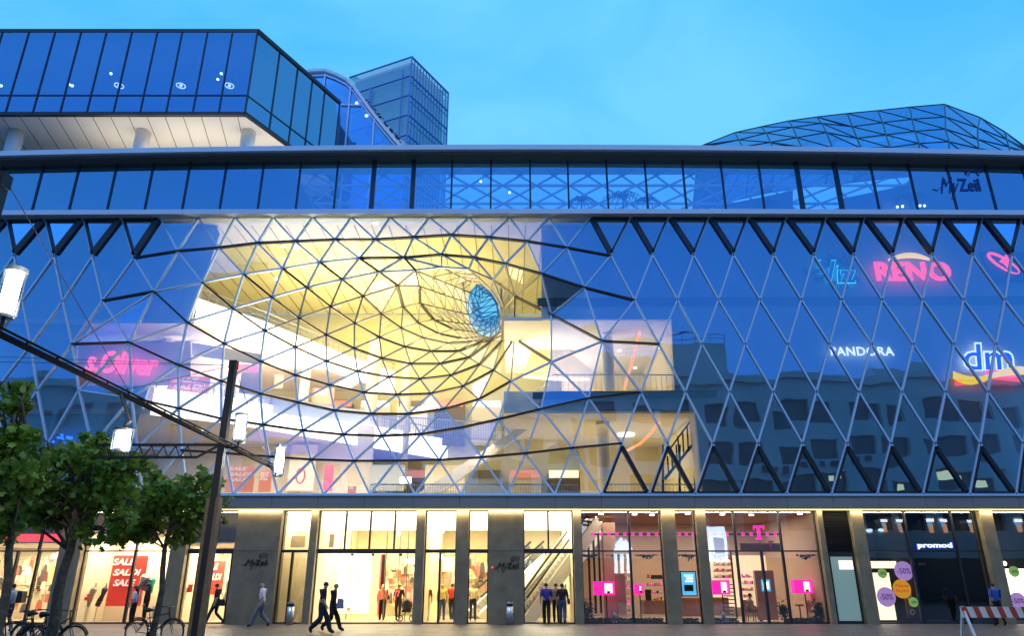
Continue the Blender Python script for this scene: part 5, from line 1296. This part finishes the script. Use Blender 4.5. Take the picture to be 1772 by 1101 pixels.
# litter bins
def bin_(px, lab):
    c = at(px, 1078, 33.9); t = empty('litter_bin', (c.x, 33.9, 0), label=lab, cat='litter bin', group='steel litter bins on the pavement')
    MB().tube([(0, 0, .02), (0, 0, .74)], .16, 22).build('drum', 'brushed', t, smooth=True); MB().tube([(0, 0, .86), (0, 0, .93)], [.17, .165], 22).build('lid', 'brushed', t)
    MB().tube([(0, 0, .74), (0, 0, .86)], .13, 18).build('opening', 'black', t)
bin_(501, 'steel litter bin left of the wide entrance'); bin_(882, 'steel litter bin in front of the stone panel by the escalators')
# barrier
t = empty('road_barrier', (0, 0, 0), label='red and white striped barrier board cut off at the lower right corner', cat='barrier')
a = at(1662, 1052, 19); b = at(1790, 1050, 19); zt_, zb2 = at(1662, 1051, 19).z, at(1662, 1070, 19).z
MB().span(a.x, b.x, 19, 19.04, zb2, zt_).build('board', 'plain_white', t)
mb = MB(); mat('stripe_red', (.55, .06, .03), .5)
for i in range(8):
    x = a.x + i * .295; mb.add([(x, 18.995, zt_), (x + .14, 18.995, zt_), (x + .21, 18.995, zb2), (x + .07, 18.995, zb2)], [(0, 1, 2, 3)])
mb.build('red_stripes', 'stripe_red', t)
for x in (a.x + .08, b.x - .1):
    mb = MB(); mb.bar((x, 19.06, zt_), (x + .02, 18.6, 0), .05, .05); mb.bar((x, 19.06, zt_), (x, 19.5, 0), .05, .05); mb.build('leg', 'plain_white', t)

# bicycles
mat('bike_black', (.012, .012, .015), .35, .4)
def bicycle(label, loc, rz, step=False):
    t = empty('bicycle', loc, rz, label, 'bicycle', 'bicycles parked on the pavement')
    def wheel(x):
        w = empty('wheel'); w.parent = t; w.location = (x, 0, .345)
        pts = [(.33 * math.cos(2 * math.pi * i / 28), 0, .33 * math.sin(2 * math.pi * i / 28)) for i in range(29)]
        MB().tube(pts, .021, 8, cap=False).build('tyre', 'rubber', w, smooth=True)
        MB().tube([(p[0] * .93, 0, p[2] * .93) for p in pts], .012, 6, cap=False).build('rim', 'brushed', w, smooth=True)
        mb = MB()
        for i in range(14): a_ = 2 * math.pi * i / 14; mb.tube([(0, .02 * (-1) ** i, 0), (.3 * math.cos(a_), 0, .3 * math.sin(a_))], .003, 4)
        mb.tube([(0, -.04, 0), (0, .04, 0)], .022, 8); mb.build('spokes', 'brushed', w)
        mb = MB(); pts2 = [(.375 * math.cos(R(a_)), 0, .375 * math.sin(R(a_))) for a_ in range(20, 171, 15)]; mb.tube(pts2, .018, 6); mb.build('mudguard', 'bike_black', w)
    wheel(-.52); wheel(.53)
    mb = MB(); bb = (-.08, 0, .29); st_ = (-.22, 0, .82); hd = (.36, 0, .86); hl = (.40, 0, .70)
    mb.tube([bb, st_], .017, 8); mb.tube([hd, hl], .02, 8); mb.tube([bb, hl], .019, 8)
    mb.tube([(-.19, 0, .72) if not step else (-.15, 0, .5), hd], .017, 8)
    for s_ in (-1, 1): mb.tube([bb, (-.52, .05 * s_, .345)], .009, 6); mb.tube([(-.2, 0, .76), (-.52, .05 * s_, .345)], .009, 6); mb.tube([hl, (.44, .05 * s_, .6), (.53, .05 * s_, .345)], .012, 6)
    mb.build('frame', 'bike_black', t)
    mb = MB(); mb.tube([(.36, 0, .86), (.34, 0, 1.0), (.40, 0, 1.03)], .014, 8); mb.tube([(.28, -.3, 1.04), (.38, -.2, 1.04), (.40, 0, 1.03), (.38, .2, 1.04), (.28, .3, 1.04)], .012, 8)
    for s_ in (-1, 1): mb.tube([(.30, .27 * s_, 1.04), (.22, .31 * s_, 1.04)], .017, 8)
    mb.build('handlebar', 'bike_black', t)
    mb = MB(); mb.tube([(-.38, 0, .93), (-.3, 0, .945), (-.1, 0, .935)], [.08, .07, .02], 10); mb.tube([(-.22, 0, .8), (-.24, 0, .93)], .013, 8); mb.build('saddle', 'black', t)
    mb = MB(); mb.tube([(-.08, -.06, .29), (-.08, .06, .29)], .09, 16); mb.bar((-.08, -.09, .29), (.04, -.09, .17), .02, .02); mb.bar((-.08, .09, .29), (-.2, .09, .41), .02, .02); mb.box((.05, -.13, .17), (.09, .08, .02)); mb.box((-.21, .13, .41), (.09, .08, .02)); mb.build('crank', 'bike_black', t)
    mb = MB()
    for s_ in (-1, 1): mb.tube([(-.28, .06 * s_, .74), (-.72, .06 * s_, .74), (-.52, .05 * s_, .36)], .007, 5)
    for q in range(4): mb.tube([(-.35 - q * .11, -.06, .74), (-.35 - q * .11, .06, .74)], .006, 5)
    mb.build('luggage_rack', 'bike_black', t)
    return t
def gx(px, Y, z=.35):   # x of a picture column for something at depth Y near the ground
    v0 = CZ - z; k = v0 / Y  # slope below horizon
    ang = TH + math.atan(k); py = CY + F * math.tan(ang); return at(px, py, Y).x
xm_ = (gx(232, 23) + gx(302, 23)) / 2
bicycle('black bicycle leaning at the slim tree trunk beside the lamp post', (xm_, 23, 0), 0)
bicycle('dark bicycle behind the thick tree trunk, front wheel clear of the others', (gx(125, 19.6) - .53, 19.6, 0), .03, True)
bicycle('dark bicycle in the tangle at the lower left corner, nearest the frame edge', (gx(18, 19.2), 19.2, 0), .25)
bicycle('dark bicycle in the tangle between the corner bicycle and the thick trunk', (gx(62, 20.3), 20.3, 0), -.3, True)
bicycle('dark bicycle half outside the lower left corner', (gx(-22, 20.8), 20.8, 0), .5)

# ================================================================== TREES
def leafmat(name, c):
    m = bpy.data.materials.new(name); m.use_nodes = True; t = m.node_tree; b = t.nodes['Principled BSDF']; o = t.nodes['Material Output']
    g = nd(t, 'ShaderNodeNewGeometry'); hs = nd(t, 'ShaderNodeValToRGB')
    hs.color_ramp.elements[0].color = (c[0] * .6, c[1] * .65, c[2] * .6, 1); hs.color_ramp.elements[1].color = (c[0] * 1.9, c[1] * 1.5, c[2], 1)
    t.links.new(g.outputs['Random Per Island'], hs.inputs[0]); t.links.new(hs.outputs[0], b.inputs['Base Color']); b.inputs['Roughness'].default_value = .5
    tl = nd(t, 'ShaderNodeBsdfTranslucent'); t.links.new(hs.outputs[0], tl.inputs[0]); mx_ = nd(t, 'ShaderNodeMixShader'); mx_.inputs[0].default_value = .35
    t.links.new(b.outputs[0], mx_.inputs[1]); t.links.new(tl.outputs[0], mx_.inputs[2]); t.links.new(mx_.outputs[0], o.inputs[0]); M[name] = m
leafmat('plane_leaf', (.14, .27, .04))
LEAF = [(0, -.5), (.22, -.42), (.5, -.28), (.34, -.05), (.52, .22), (.2, .2), (0, .55), (-.2, .2), (-.52, .22), (-.34, -.05), (-.5, -.28), (-.22, -.42)]
def tree(label, base, lean, trunk_r, crown, nleaf, size=.19, seed=1):
    """crown: list of (centre, radii) clumps in the place"""
    random.seed(seed); t = empty('plane_tree', (0, 0, 0), label=label, cat='tree', group='plane trees in front of the mall')
    base = Vector(base); top = base + Vector(lean)
    mb = MB(); n_ = 7
    pts = [base.lerp(top, i / n_) + Vector((math.sin(i * 1.7 + seed) * .04, 0, 0)) * (i > 0) for i in range(n_ + 1)]; mb.tube(pts, [trunk_r * (1.25 if i == 0 else 1 - .5 * i / n_) for i in range(n_ + 1)], 12); mb.build('trunk', 'bark', t, smooth=True)
    br = MB(); lf = MB(); vs = []; fs = []
    cr_ = []
    for c, r in crown:
        cr_.append((c, tuple(q * .8 for q in r)))
        for _ in range(5):
            d_ = Vector((random.gauss(0, 1), random.gauss(0, 1), random.gauss(0, .8))).normalized(); f_ = random.uniform(.22, .42)
            cr_.append((tuple(Vector(c) + Vector((d_.x * r[0], d_.y * r[1], d_.z * r[2])) * random.uniform(.8, 1.1)), tuple(q * f_ for q in r)))
    crown = cr_
    for c, r in crown:
        c = Vector(c); s = pts[random.randint(5, n_)]
        if r[0] < .3: s = c.lerp(top, .35)
        mid = s.lerp(c, .5) + Vector((random.uniform(-.2, .2), random.uniform(-.2, .2), .1)); br.tube([s, mid, c], [trunk_r * .32, trunk_r * .18, .012], 7)
        for _ in range(3):
            e = c + Vector((random.uniform(-1, 1) * r[0], random.uniform(-1, 1) * r[1], random.uniform(-.7, .9) * r[2])); br.tube([mid.lerp(c, .6), c.lerp(e, .5) + Vector((0, 0, .05)), e], [.018, .011, .004], 5)
    tot = sum((r[0] * r[1] * r[2]) ** .8 for _, r in crown)
    for c, r in crown:
        for _ in range(int(nleaf * (r[0] * r[1] * r[2]) ** .8 / tot)):
            d_ = Vector((random.gauss(0, 1), random.gauss(0, 1), random.gauss(0, 1))).normalized() * (random.random() ** .42) * random.uniform(.75, 1.32)
            p = Vector(c) + Vector((d_.x * r[0], d_.y * r[1], d_.z * r[2]))
            if random.random() < .3: p.z -= random.random() * .15
            nn = Vector((random.gauss(0, .7), random.gauss(0, .7), random.uniform(.1, 1.2))).normalized(); u = nn.orthogonal().normalized(); w = nn.cross(u); a_ = random.random() * 6.28
            u2 = u * math.cos(a_) + w * math.sin(a_); w2 = nn.cross(u2); s_ = size * random.uniform(.5, 1.35); b_ = len(vs)
            for q in LEAF: vs.append(p + u2 * q[0] * s_ + w2 * q[1] * s_ - nn * .25 * abs(q[0]) * s_)
            fs.append(tuple(range(b_, b_ + 12)))
    lf.add(vs, fs); br.build('branches', 'bark', t, smooth=True); lf.build('crown', 'plane_leaf', t)
    return t
def cl(Y, specs): return [(tuple(at(px, py, Y + dy)), (r, r * .95, r * .75)) for px, py, dy, r in specs]
B = lambda px, Y: Vector((gx(px, Y, 0), Y, 0))
tree('slim plane tree with its fresh green crown next to the lamp post', B(262, 19.5), at(297, 880, 19.5) - B(262, 19.5), .09,
     cl(19.5, [(225, 912, 0, .7), (300, 856, .3, .8), (345, 885, 0, .7), (270, 845, -.4, .65), (322, 928, .2, .45), (205, 930, .1, .3), (215, 860, .3, .6), (352, 835, .2, .55), (362, 870, 0, .5), (260, 890, .4, .8), (372, 905, 0, .28), (240, 925, 0, .4)]), 2300, .17, 3)
tree('broad dark plane tree with thick trunk behind the parked bicycles', B(75, 17), at(135, 880, 17) - B(75, 17), .135,
     cl(17, [(60, 840, 0, .8), (130, 800, .3, .85), (190, 850, 0, .75), (170, 790, -.4, .65), (100, 890, .2, .6), (220, 800, .3, .5), (40, 780, .2, .6), (120, 860, .4, .8), (215, 890, 0, .4), (30, 890, .5, .6), (150, 925, 0, .35), (185, 765, 0, .35)]), 3200, .17, 5)
tree('nearest plane tree with crown cut by the left picture edge', B(-12, 14.5), at(28, 880, 14.5) - B(-12, 14.5), .105,
     cl(14.5, [(-25, 700, 0, .6), (30, 675, .3, .34), (-10, 790, 0, .75), (40, 830, -.2, .6), (-30, 860, .2, .7), (25, 750, .3, .35), (15, 900, 0, .45)]), 2000, .16, 8)
# ================================================================== PEOPLE
HAIRM = {'black': (.012, .01, .01), 'brown': (.05, .025, .012), 'blond': (.45, .30, .10), 'grey': (.3, .3, .3)}
for k, v in HAIRM.items(): mat('hair_' + k, v, .6)
mat('skin', (.52, .30, .20), .55); mat('eye', (.02, .02, .02), .3); mat('lips', (.35, .10, .09), .5)
def cmat(c): 
    n = 'cloth_%02d_%02d_%02d' % tuple(int(x * 99) for x in c); mat(n, c, .85, var=.12, scale=14); return n
POSES = {
    # joints of each side: hip, knee, ankle, toe / shoulder, elbow, wrist ; facing +X, left side +Y
    'stride': dict(L=[(.0, .09, .92), (.20, .10, .52), (.34, .09, .10), (.50, .10, .05)], Rr=[(.0, -.09, .92), (.02, -.10, .50), (-.34, -.09, .17), (-.26, -.10, .04)],
                   aL=[(-.01, .19, 1.43), (-.10, .24, 1.16), (-.02, .25, .92)], aR=[(-.01, -.19, 1.43), (.06, -.24, 1.15), (.20, -.23, .95)], lean=.05),
    'walk': dict(L=[(.0, .09, .92), (.13, .10, .51), (.16, .09, .08), (.32, .10, .03)], Rr=[(.0, -.09, .92), (.02, -.10, .50), (-.18, -.09, .13), (-.06, -.10, .03)],
                 aL=[(-.01, .19, 1.43), (-.07, .25, 1.16), (.0, .26, .92)], aR=[(-.01, -.19, 1.43), (.03, -.25, 1.15), (.13, -.24, .93)], lean=.02),
    'stand': dict(L=[(.0, .09, .92), (.02, .11, .50), (-.01, .11, .08), (.15, .13, .03)], Rr=[(.0, -.09, .92), (.01, -.10, .50), (-.01, -.11, .08), (.15, -.13, .03)],
                  aL=[(-.01, .19, 1.43), (-.03, .25, 1.15), (.05, .23, .91)], aR=[(-.01, -.19, 1.43), (-.02, -.25, 1.15), (.08, -.22, .92)], lean=.0),
    'push': dict(L=[(.0, .09, .92), (.10, .10, .51), (.08, .09, .08), (.24, .10, .03)], Rr=[(.0, -.09, .92), (.02, -.10, .50), (-.14, -.09, .12), (-.02, -.10, .03)],
                 aL=[(-.01, .19, 1.43), (.08, .24, 1.17), (.30, .20, 1.08)], aR=[(-.01, -.19, 1.43), (.08, -.24, 1.17), (.30, -.20, 1.08)], lean=.05),
    'sit': dict(L=[(.0, .09, .48), (.42, .12, .50), (.44, .12, .08), (.60, .13, .03)], Rr=[(.0, -.09, .48), (.42, -.10, .50), (.38, -.11, .08), (.54, -.13, .03)],
                aL=[(.02, .19, .98), (.10, .24, .72), (.32, .16, .62)], aR=[(.02, -.19, .98), (.10, -.24, .72), (.32, -.14, .62)], lean=.03)}
def person(label, px, py, H, face, pose, top, bottom, hair='brown', long=False, sleeves='short', skirt=False, Y=None, shoes=(.02, .02, .02), flare=1.0, bald=False, group=None, wide=1.0):
    """px,py: feet in the picture; face: heading in degrees (0 = towards +X)"""
    P = POSES[pose]
    if Y is None:
        v = CY - py; Y = -CZ * (F * C_ - v * S_) / (v * C_ + F * S_); x = at(px, py, Y).x
    else: x = gx(px, Y, 0)
    t = empty('person', (x, Y, .0), R(face), label, 'person', group)
    s = H / 1.75; z0 = P['L'][0][2]; lean = P['lean']
    verts = []; rad = []; edg = []; kinds = []
    def V(p, r, k, par=None):
        verts.append(Vector(p) * s); q_ = s * (1.22 if k in 'tbf' else 1.08); rad.append(r * q_ if not isinstance(r, tuple) else (r[0] * q_, r[1] * q_)); kinds.append(k)
        if par is not None: edg.append((par, len(verts) - 1))
        return len(verts) - 1
    pel = V((0, 0, z0 + .04), (.125 * wide, .105), 'b'); wai = V((lean * .4, 0, z0 + .20), (.125 * wide, .095), 't', pel); che = V((lean, 0, z0 + .40), (.155 * wide, .115), 't', wai)
    nb = V((lean + .0, 0, z0 + .535), (.075, .065), 't', che); nk = V((lean + .02, 0, z0 + .60), .052, 's', nb); hd = V((lean + .045, 0, z0 + .69), (.077, .09), 's', nk); ht = V((lean + .04, 0, z0 + .765), (.066, .08), 's', hd)
    for nm in ('L', 'Rr'):
        q = P[nm]; a = V(q[0], .098, 'b', pel); kf = flare
        b = V(tuple((Vector(q[0]) * .45 + Vector(q[1]) * .55)), .078, 'b', a); c = V(q[1], .062 * kf, 'b', b); d = V(tuple(Vector(q[1]) * .55 + Vector(q[2]) * .45), .058 * kf, 'b', c); e = V(q[2], .047 * kf, 'b', d); f = V(q[3], .036, 'f', e)
    for nm in ('aL', 'aR'):
        q = P[nm]; a = V(q[0], .062, 't', che); m_ = V(tuple((Vector(q[0]) + Vector(q[1])) / 2), .052, 't', a); b = V(q[1], .044, 't', m_); c = V(q[2], .030, 't' if sleeves == 'long' else 's', b)
        d_ = (Vector(q[2]) - Vector(q[1])).normalized(); hnd = V(tuple(Vector(q[2]) + d_ * .07), (.026, .034), 's', c)
    me = bpy.data.meshes.new('body'); me.from_pydata(verts, edg, []); o = bpy.data.objects.new('body', me); COL.objects.link(o)
    md = o.modifiers.new('s', 'SKIN'); sv = me.skin_vertices[0].data
    for i, r in enumerate(rad): sv[i].radius = r if isinstance(r, tuple) else (r, r)
    sv[0].use_root = True; md.use_smooth_shade = True
    sb = o.modifiers.new('u', 'SUBSURF'); sb.levels = 1; sb.render_levels = 1
    bpy.context.view_layer.update(); dg = bpy.context.evaluated_depsgraph_get(); m2 = bpy.data.meshes.new_from_object(o.evaluated_get(dg)); bpy.data.objects.remove(o)
    # face, ears, fingers joined to the same mesh
    ex = MB(); hc = verts[hd]; hx_ = .085 * s
    ex.cur = 0
    ex.tube([hc + Vector((hx_, 0, .02 * s)), hc + Vector((hx_ + .022 * s, 0, -.02 * s)), hc + Vector((hx_ + .002, 0, -.025 * s))], [.008 * s, .013 * s, .008 * s], 6)
    for sd_ in (-1, 1):
        ex.ball(hc + Vector((-.005 * s, .075 * sd_ * s, -.0 * s)), (.018 * s, .01 * s, .03 * s), 6, 5, mi=0); ex.ball(hc + Vector((hx_ - .006 * s, .03 * sd_ * s, .015 * s)), .009 * s, 6, 4, mi=4)
    ex.box(hc + Vector((hx_ - .004 * s, 0, -.05 * s)), (.012 * s, .04 * s, .009 * s), mi=5)
    for nm in ('aL', 'aR'):
        q = P[nm]; w = Vector(q[2]) * s; d_ = (Vector(q[2]) - Vector(q[1])).normalized(); sd_ = 1 if nm == 'aL' else -1; pb = w + d_ * .085 * s; ac = d_.cross(Vector((0, 1, 0))).normalized()
        for i, ln in enumerate((.065, .075, .07, .055)):
            o_ = ac * ((i - 1.5) * .017 * s); cu_ = Vector((0, -sd_, 0)) * .012 * s
            ex.tube([pb + o_ - d_ * .02, pb + o_ + d_ * ln * .5 * s + cu_ * .4, pb + o_ + d_ * ln * s + cu_ * 1.8], [.0095 * s, .0085 * s, .0065 * s], 6, mi=0)
        ex.tube([w + d_ * .035 * s - ac * .02 * s, w + d_ * .065 * s - ac * .045 * s, w + d_ * .10 * s - ac * .05 * s], [.012 * s, .0105 * s, .008 * s], 6, mi=0)
    nb_ = len(m2.vertices)
    vv = [tuple(v.co) for v in m2.vertices] + ex.v; ff = [tuple(p.vertices) for p in m2.polygons] + [tuple(nb_ + i for i in f) for f in ex.f]
    matl = []
    segs = [(verts[a], verts[b], kinds[b] if kinds[b] != 's' or kinds[a] == 's' else kinds[b]) for a, b in edg]
    for p in m2.polygons:
        c = Vector(p.center); best = None
        for (a, b, k) in segs:
            ab = b - a; u = max(0, min(1, (c - a).dot(ab) / max(1e-9, ab.length_squared))); d_ = (c - a - ab * u).length
            if best is None or d_ < best[0]: best = (d_, k, u)
        k = best[1]
        if k == 's' and c.z < (z0 + .57) * s and abs(c.y) < .12 * s: k = 't'
        if c.z > (z0 + .585) * s: k = 's'
        matl.append({'s': 0, 't': 1, 'b': 2, 'f': 3}[k])
    mm = bpy.data.meshes.new('body'); mm.from_pydata(vv, [], ff)
    for m_ in ('skin', cmat(top), cmat(bottom), cmat(shoes), 'eye', 'lips'): mm.materials.append(M[m_])
    for p, mi in zip(mm.polygons, matl + ex.m): p.material_index = mi; p.use_smooth = True
    bo = bpy.data.objects.new('body', mm); COL.objects.link(bo); bo.parent = t; bpy.data.meshes.remove(m2)
    if not bald or True:
        h = MB(); c = hc + Vector((-.012 * s, 0, .035 * s))
        if bald: 
            for sd_ in (-1, 1): h.ball(hc + Vector((-.035 * s, .062 * sd_ * s, -.01 * s)), (.045 * s, .02 * s, .035 * s), 8, 5)
            h.ball(hc + Vector((-.075 * s, 0, -.02 * s)), (.02 * s, .06 * s, .035 * s), 8, 5)
        else:
            h.ball(c, (.098 * s, .088 * s, .092 * s), 14, 9)
            if long: h.tube([c + Vector((-.04, 0, .02)) * s, c + Vector((-.07, 0, -.1)) * s, c + Vector((-.085, 0, -.26)) * s, c + Vector((-.07, 0, -.34)) * s], [.085 * s, .085 * s, .075 * s, .03 * s], 10)
        h.build('hair', 'hair_' + ('grey' if bald else hair), t, smooth=True)
    if skirt:
        k = MB(); k.tube([Vector((0, 0, z0 + .08)) * s, Vector((.01, 0, z0 - .15)) * s, Vector((.02, 0, z0 - .42)) * s], [.125 * s, .16 * s, .18 * s], 14); k.build('skirt', cmat(bottom), t, smooth=True)
    return t
navy = (.008, .010, .03); blk = (.008, .008, .010)
p1 = person('bald man in a pale pink shirt and grey trousers striding past the stone panel', 449, 1087, 1.76, 180, 'stride', (.85, .68, .72), (.17, .17, .20), bald=True, sleeves='short', flare=1.25)
p2 = person('man in dark navy clothes striding in front of the blonde woman', 553, 1098, 1.76, 0, 'stride', navy, (.012, .016, .045), hair='black', flare=1.45)
p3 = person('blonde woman in black walking beside the navy clad man', 572, 1094, 1.70, 0, 'stride', blk, blk, hair='blond', flare=1.35, sleeves='long')
p4 = person('dark dressed man with a black bag hurrying past the bright doorway', 370, 1083, 1.72, 180, 'stride', blk, (.012, .014, .03), hair='black')
p5 = person('woman with long black hair and white top in front of the shop window', 226, 1071, 1.62, 180, 'stand', (.7, .7, .75), blk, hair='black', long=True, Y=33.4)
p6 = person('woman all in black with long hair beside the white topped woman', 247, 1071, 1.72, 200, 'stand', blk, blk, hair='black', long=True, sleeves='long', Y=33.6)
p7 = person('man in a violet blue shirt walking into the escalator entrance', 946, 1081, 1.74, 90, 'walk', (.04, .03, .26), blk, hair='black', flare=1.3, wide=1.1)
p8 = person('man in black T-shirt and blue jeans following into the escalator entrance', 974, 1081, 1.72, 84, 'walk', blk, (.05, .09, .19), hair='black', flare=1.2)
p9 = person('person in light brown half hidden by the man in jeans', 963, 1077, 1.74, 88, 'walk', (.35, .22, .12), blk, hair='brown', Y=35.6)
p10 = person('blonde woman in a coral jacket and black trousers inside the entrance', 660, 0, 1.68, 100, 'walk', (.75, .20, .14), blk, hair='blond', long=True, sleeves='long', Y=38.2, flare=1.3)
p11 = person('woman in black T-shirt with red print coming out of the passage', 688, 0, 1.68, 270, 'walk', blk, blk, hair='brown', Y=38.0)
p12 = person('person in yellow top and jeans behind the dark glass door', 764, 0, 1.68, 100, 'stand', (.6, .5, .12), (.03, .05, .12), hair='blond', Y=38)
p13 = person('person in a red jacket beside the yellow topped visitor', 781, 0, 1.72, 80, 'walk', (.5, .04, .03), blk, hair='black', Y=38.6, sleeves='long')
p14 = person('visitor in a cream shirt and black trousers at the small escalator', 818, 0, 1.72, 90, 'stand', (.75, .68, .5), blk, hair='grey', Y=38)
p15 = person('person in maroon half hidden by the pier right of the pram', 737, 0, 1.68, 90, 'walk', (.2, .03, .05), (.5, .45, .4), hair='black', Y=37.5)
p16 = person('seated customer behind the sliding door of the telephone shop', 1300, 0, 1.7, 0, 'sit', (.5, .4, .3), (.3, .22, .15), hair='black', Y=37.2)
t = empty('chair', label='simple brown chair under the seated customer', cat='chair'); c_ = p16.location
MB().box((c_.x, c_.y, .42), (.42, .42, .05)).build('seat', 'wood', t); MB().box((c_.x - .2, c_.y, .7), (.04, .4, .5)).build('backrest', 'wood', t)
for sx in (-.18, .18):
    for sy in (-.18, .18): MB().box((c_.x + sx, c_.y + sy, .2), (.035, .035, .39)).build('leg', 'wood', t)
p17 = person('person in a blue striped shirt in the dark doorway at the right edge', 1733, 0, 1.74, 90, 'walk', (.03, .08, .35), blk, hair='black', Y=33.2)
p18 = person('blurred looking passer-by in white carrying a dark backpack at the left edge', 8, 0, 1.7, 180, 'walk', (.5, .52, .6), (.05, .06, .1), hair='brown', Y=29)
# things carried
def bagat(p, off, size, m, label, cat='bag', name='shoulder_bag', strap=None):
    t = empty(name, tuple(p.location), p.rotation_euler.z, label, cat)
    mb = MB(); w, d, h = size; o = Vector(off); mb.prism([o + Vector((-w / 2, 0, 0)), o + Vector((w / 2, 0, 0)), o + Vector((w * .42, 0, h * .9)), o + Vector((w * .3, 0, h)), o + Vector((-w * .3, 0, h)), o + Vector((-w * .42, 0, h * .9))], (0, d, 0)); mb.build('body', m, t)
    if strap: MB().tube([o + Vector(q) for q in strap], .012, 6).build('strap', 'black', t)
bagat(p4, (-.28, .22, .78), (.38, .12, .28), 'black', 'black bag hanging at the hip of the hurrying dark man', strap=[(-.1, .06, .27), (.1, 0, .66), (.2, -.1, .68), (.12, .06, .27)])
mat('bag_grey', (.25, .27, .38), .6); bagat(p3, (.34, -.3, .80), (.26, .12, .34), 'bag_grey', 'blue grey shopping bag held in front by the blonde woman', name='shopping_bag', strap=[(-.06, .06, .33), (-.12, .04, .37), (.06, .06, .33)])
bagat(p8, (-.06, -.34, .82), (.25, .1, .24), 'black', 'black bag hanging beside the jeans of the second man', strap=[(-.05, .05, .24), (.05, .2, .6), (.06, .05, .24)])
bagat(p18, (-.34, -.15, 1.0), (.22, .3, .42), 'black', 'dark backpack on the white clad passer-by', 'backpack', 'backpack')
bagat(p10, (-.06, -.33, .95), (.2, .1, .2), 'black', 'small black handbag at the side of the coral jacket', name='handbag', strap=[(-.05, .05, .2), (0, .12, .48), (.05, .05, .2)])
letters('red_print', '77', 682, 692, 1023, 1034, 37.78, 'neon_red', None, bold=.03, depth=.01); o = bpy.data.objects['red_print']; o.parent = p11; o.matrix_parent_inverse = Matrix.Translation(p11.location).inverted() @ Matrix.Identity(4) if 0 else (Matrix.Translation(p11.location) @ Matrix.Rotation(R(270), 4, 'Z')).inverted()
# pram
c = Vector((gx(703, 36.6, 0), 36.6, 0)); t = empty('pram', tuple(c), label='black pram with three visible wheels inside the entrance', cat='pram')
for x, r in ((-.32, .14), (.28, .14), (.40, .12)):
    w = empty('wheel'); w.parent = t; w.location = (x, .0 if x < .3 else .3, r + .02); pts = [(r * math.cos(2 * math.pi * i / 20), 0, r * math.sin(2 * math.pi * i / 20)) for i in range(21)]; MB().tube(pts, .022, 8, cap=False).build('tyre', 'rubber', w); mb = MB()
    for i in range(6): a_ = math.pi * i / 3; mb.tube([(0, 0, 0), (r * .95 * math.cos(a_), 0, r * .95 * math.sin(a_))], .006, 5)
    mb.build('spokes', 'brushed', w)
mb = MB(); mb.tube([(-.32, 0, .15), (0, .1, .45), (.3, .1, .62), (.45, .15, .98)], .014, 6); mb.tube([(.28, 0, .15), (.05, .1, .45), (-.2, .1, .7)], .014, 6); mb.build('frame', 'black', t)
mb = MB(); mb.ball((-.02, .15, .74), (.26, .22, .30), 14, 9); mb.build('hood', 'black', t, smooth=True); MB().box((-.02, .15, .48), (.42, .32, .12)).build('basket', 'black', t)
MB().tube([(-.22, -.05, .9), (-.02, -.09, 1.03), (.2, -.05, .9)], .03, 8).build('hood_trim', 'cl_f', t)
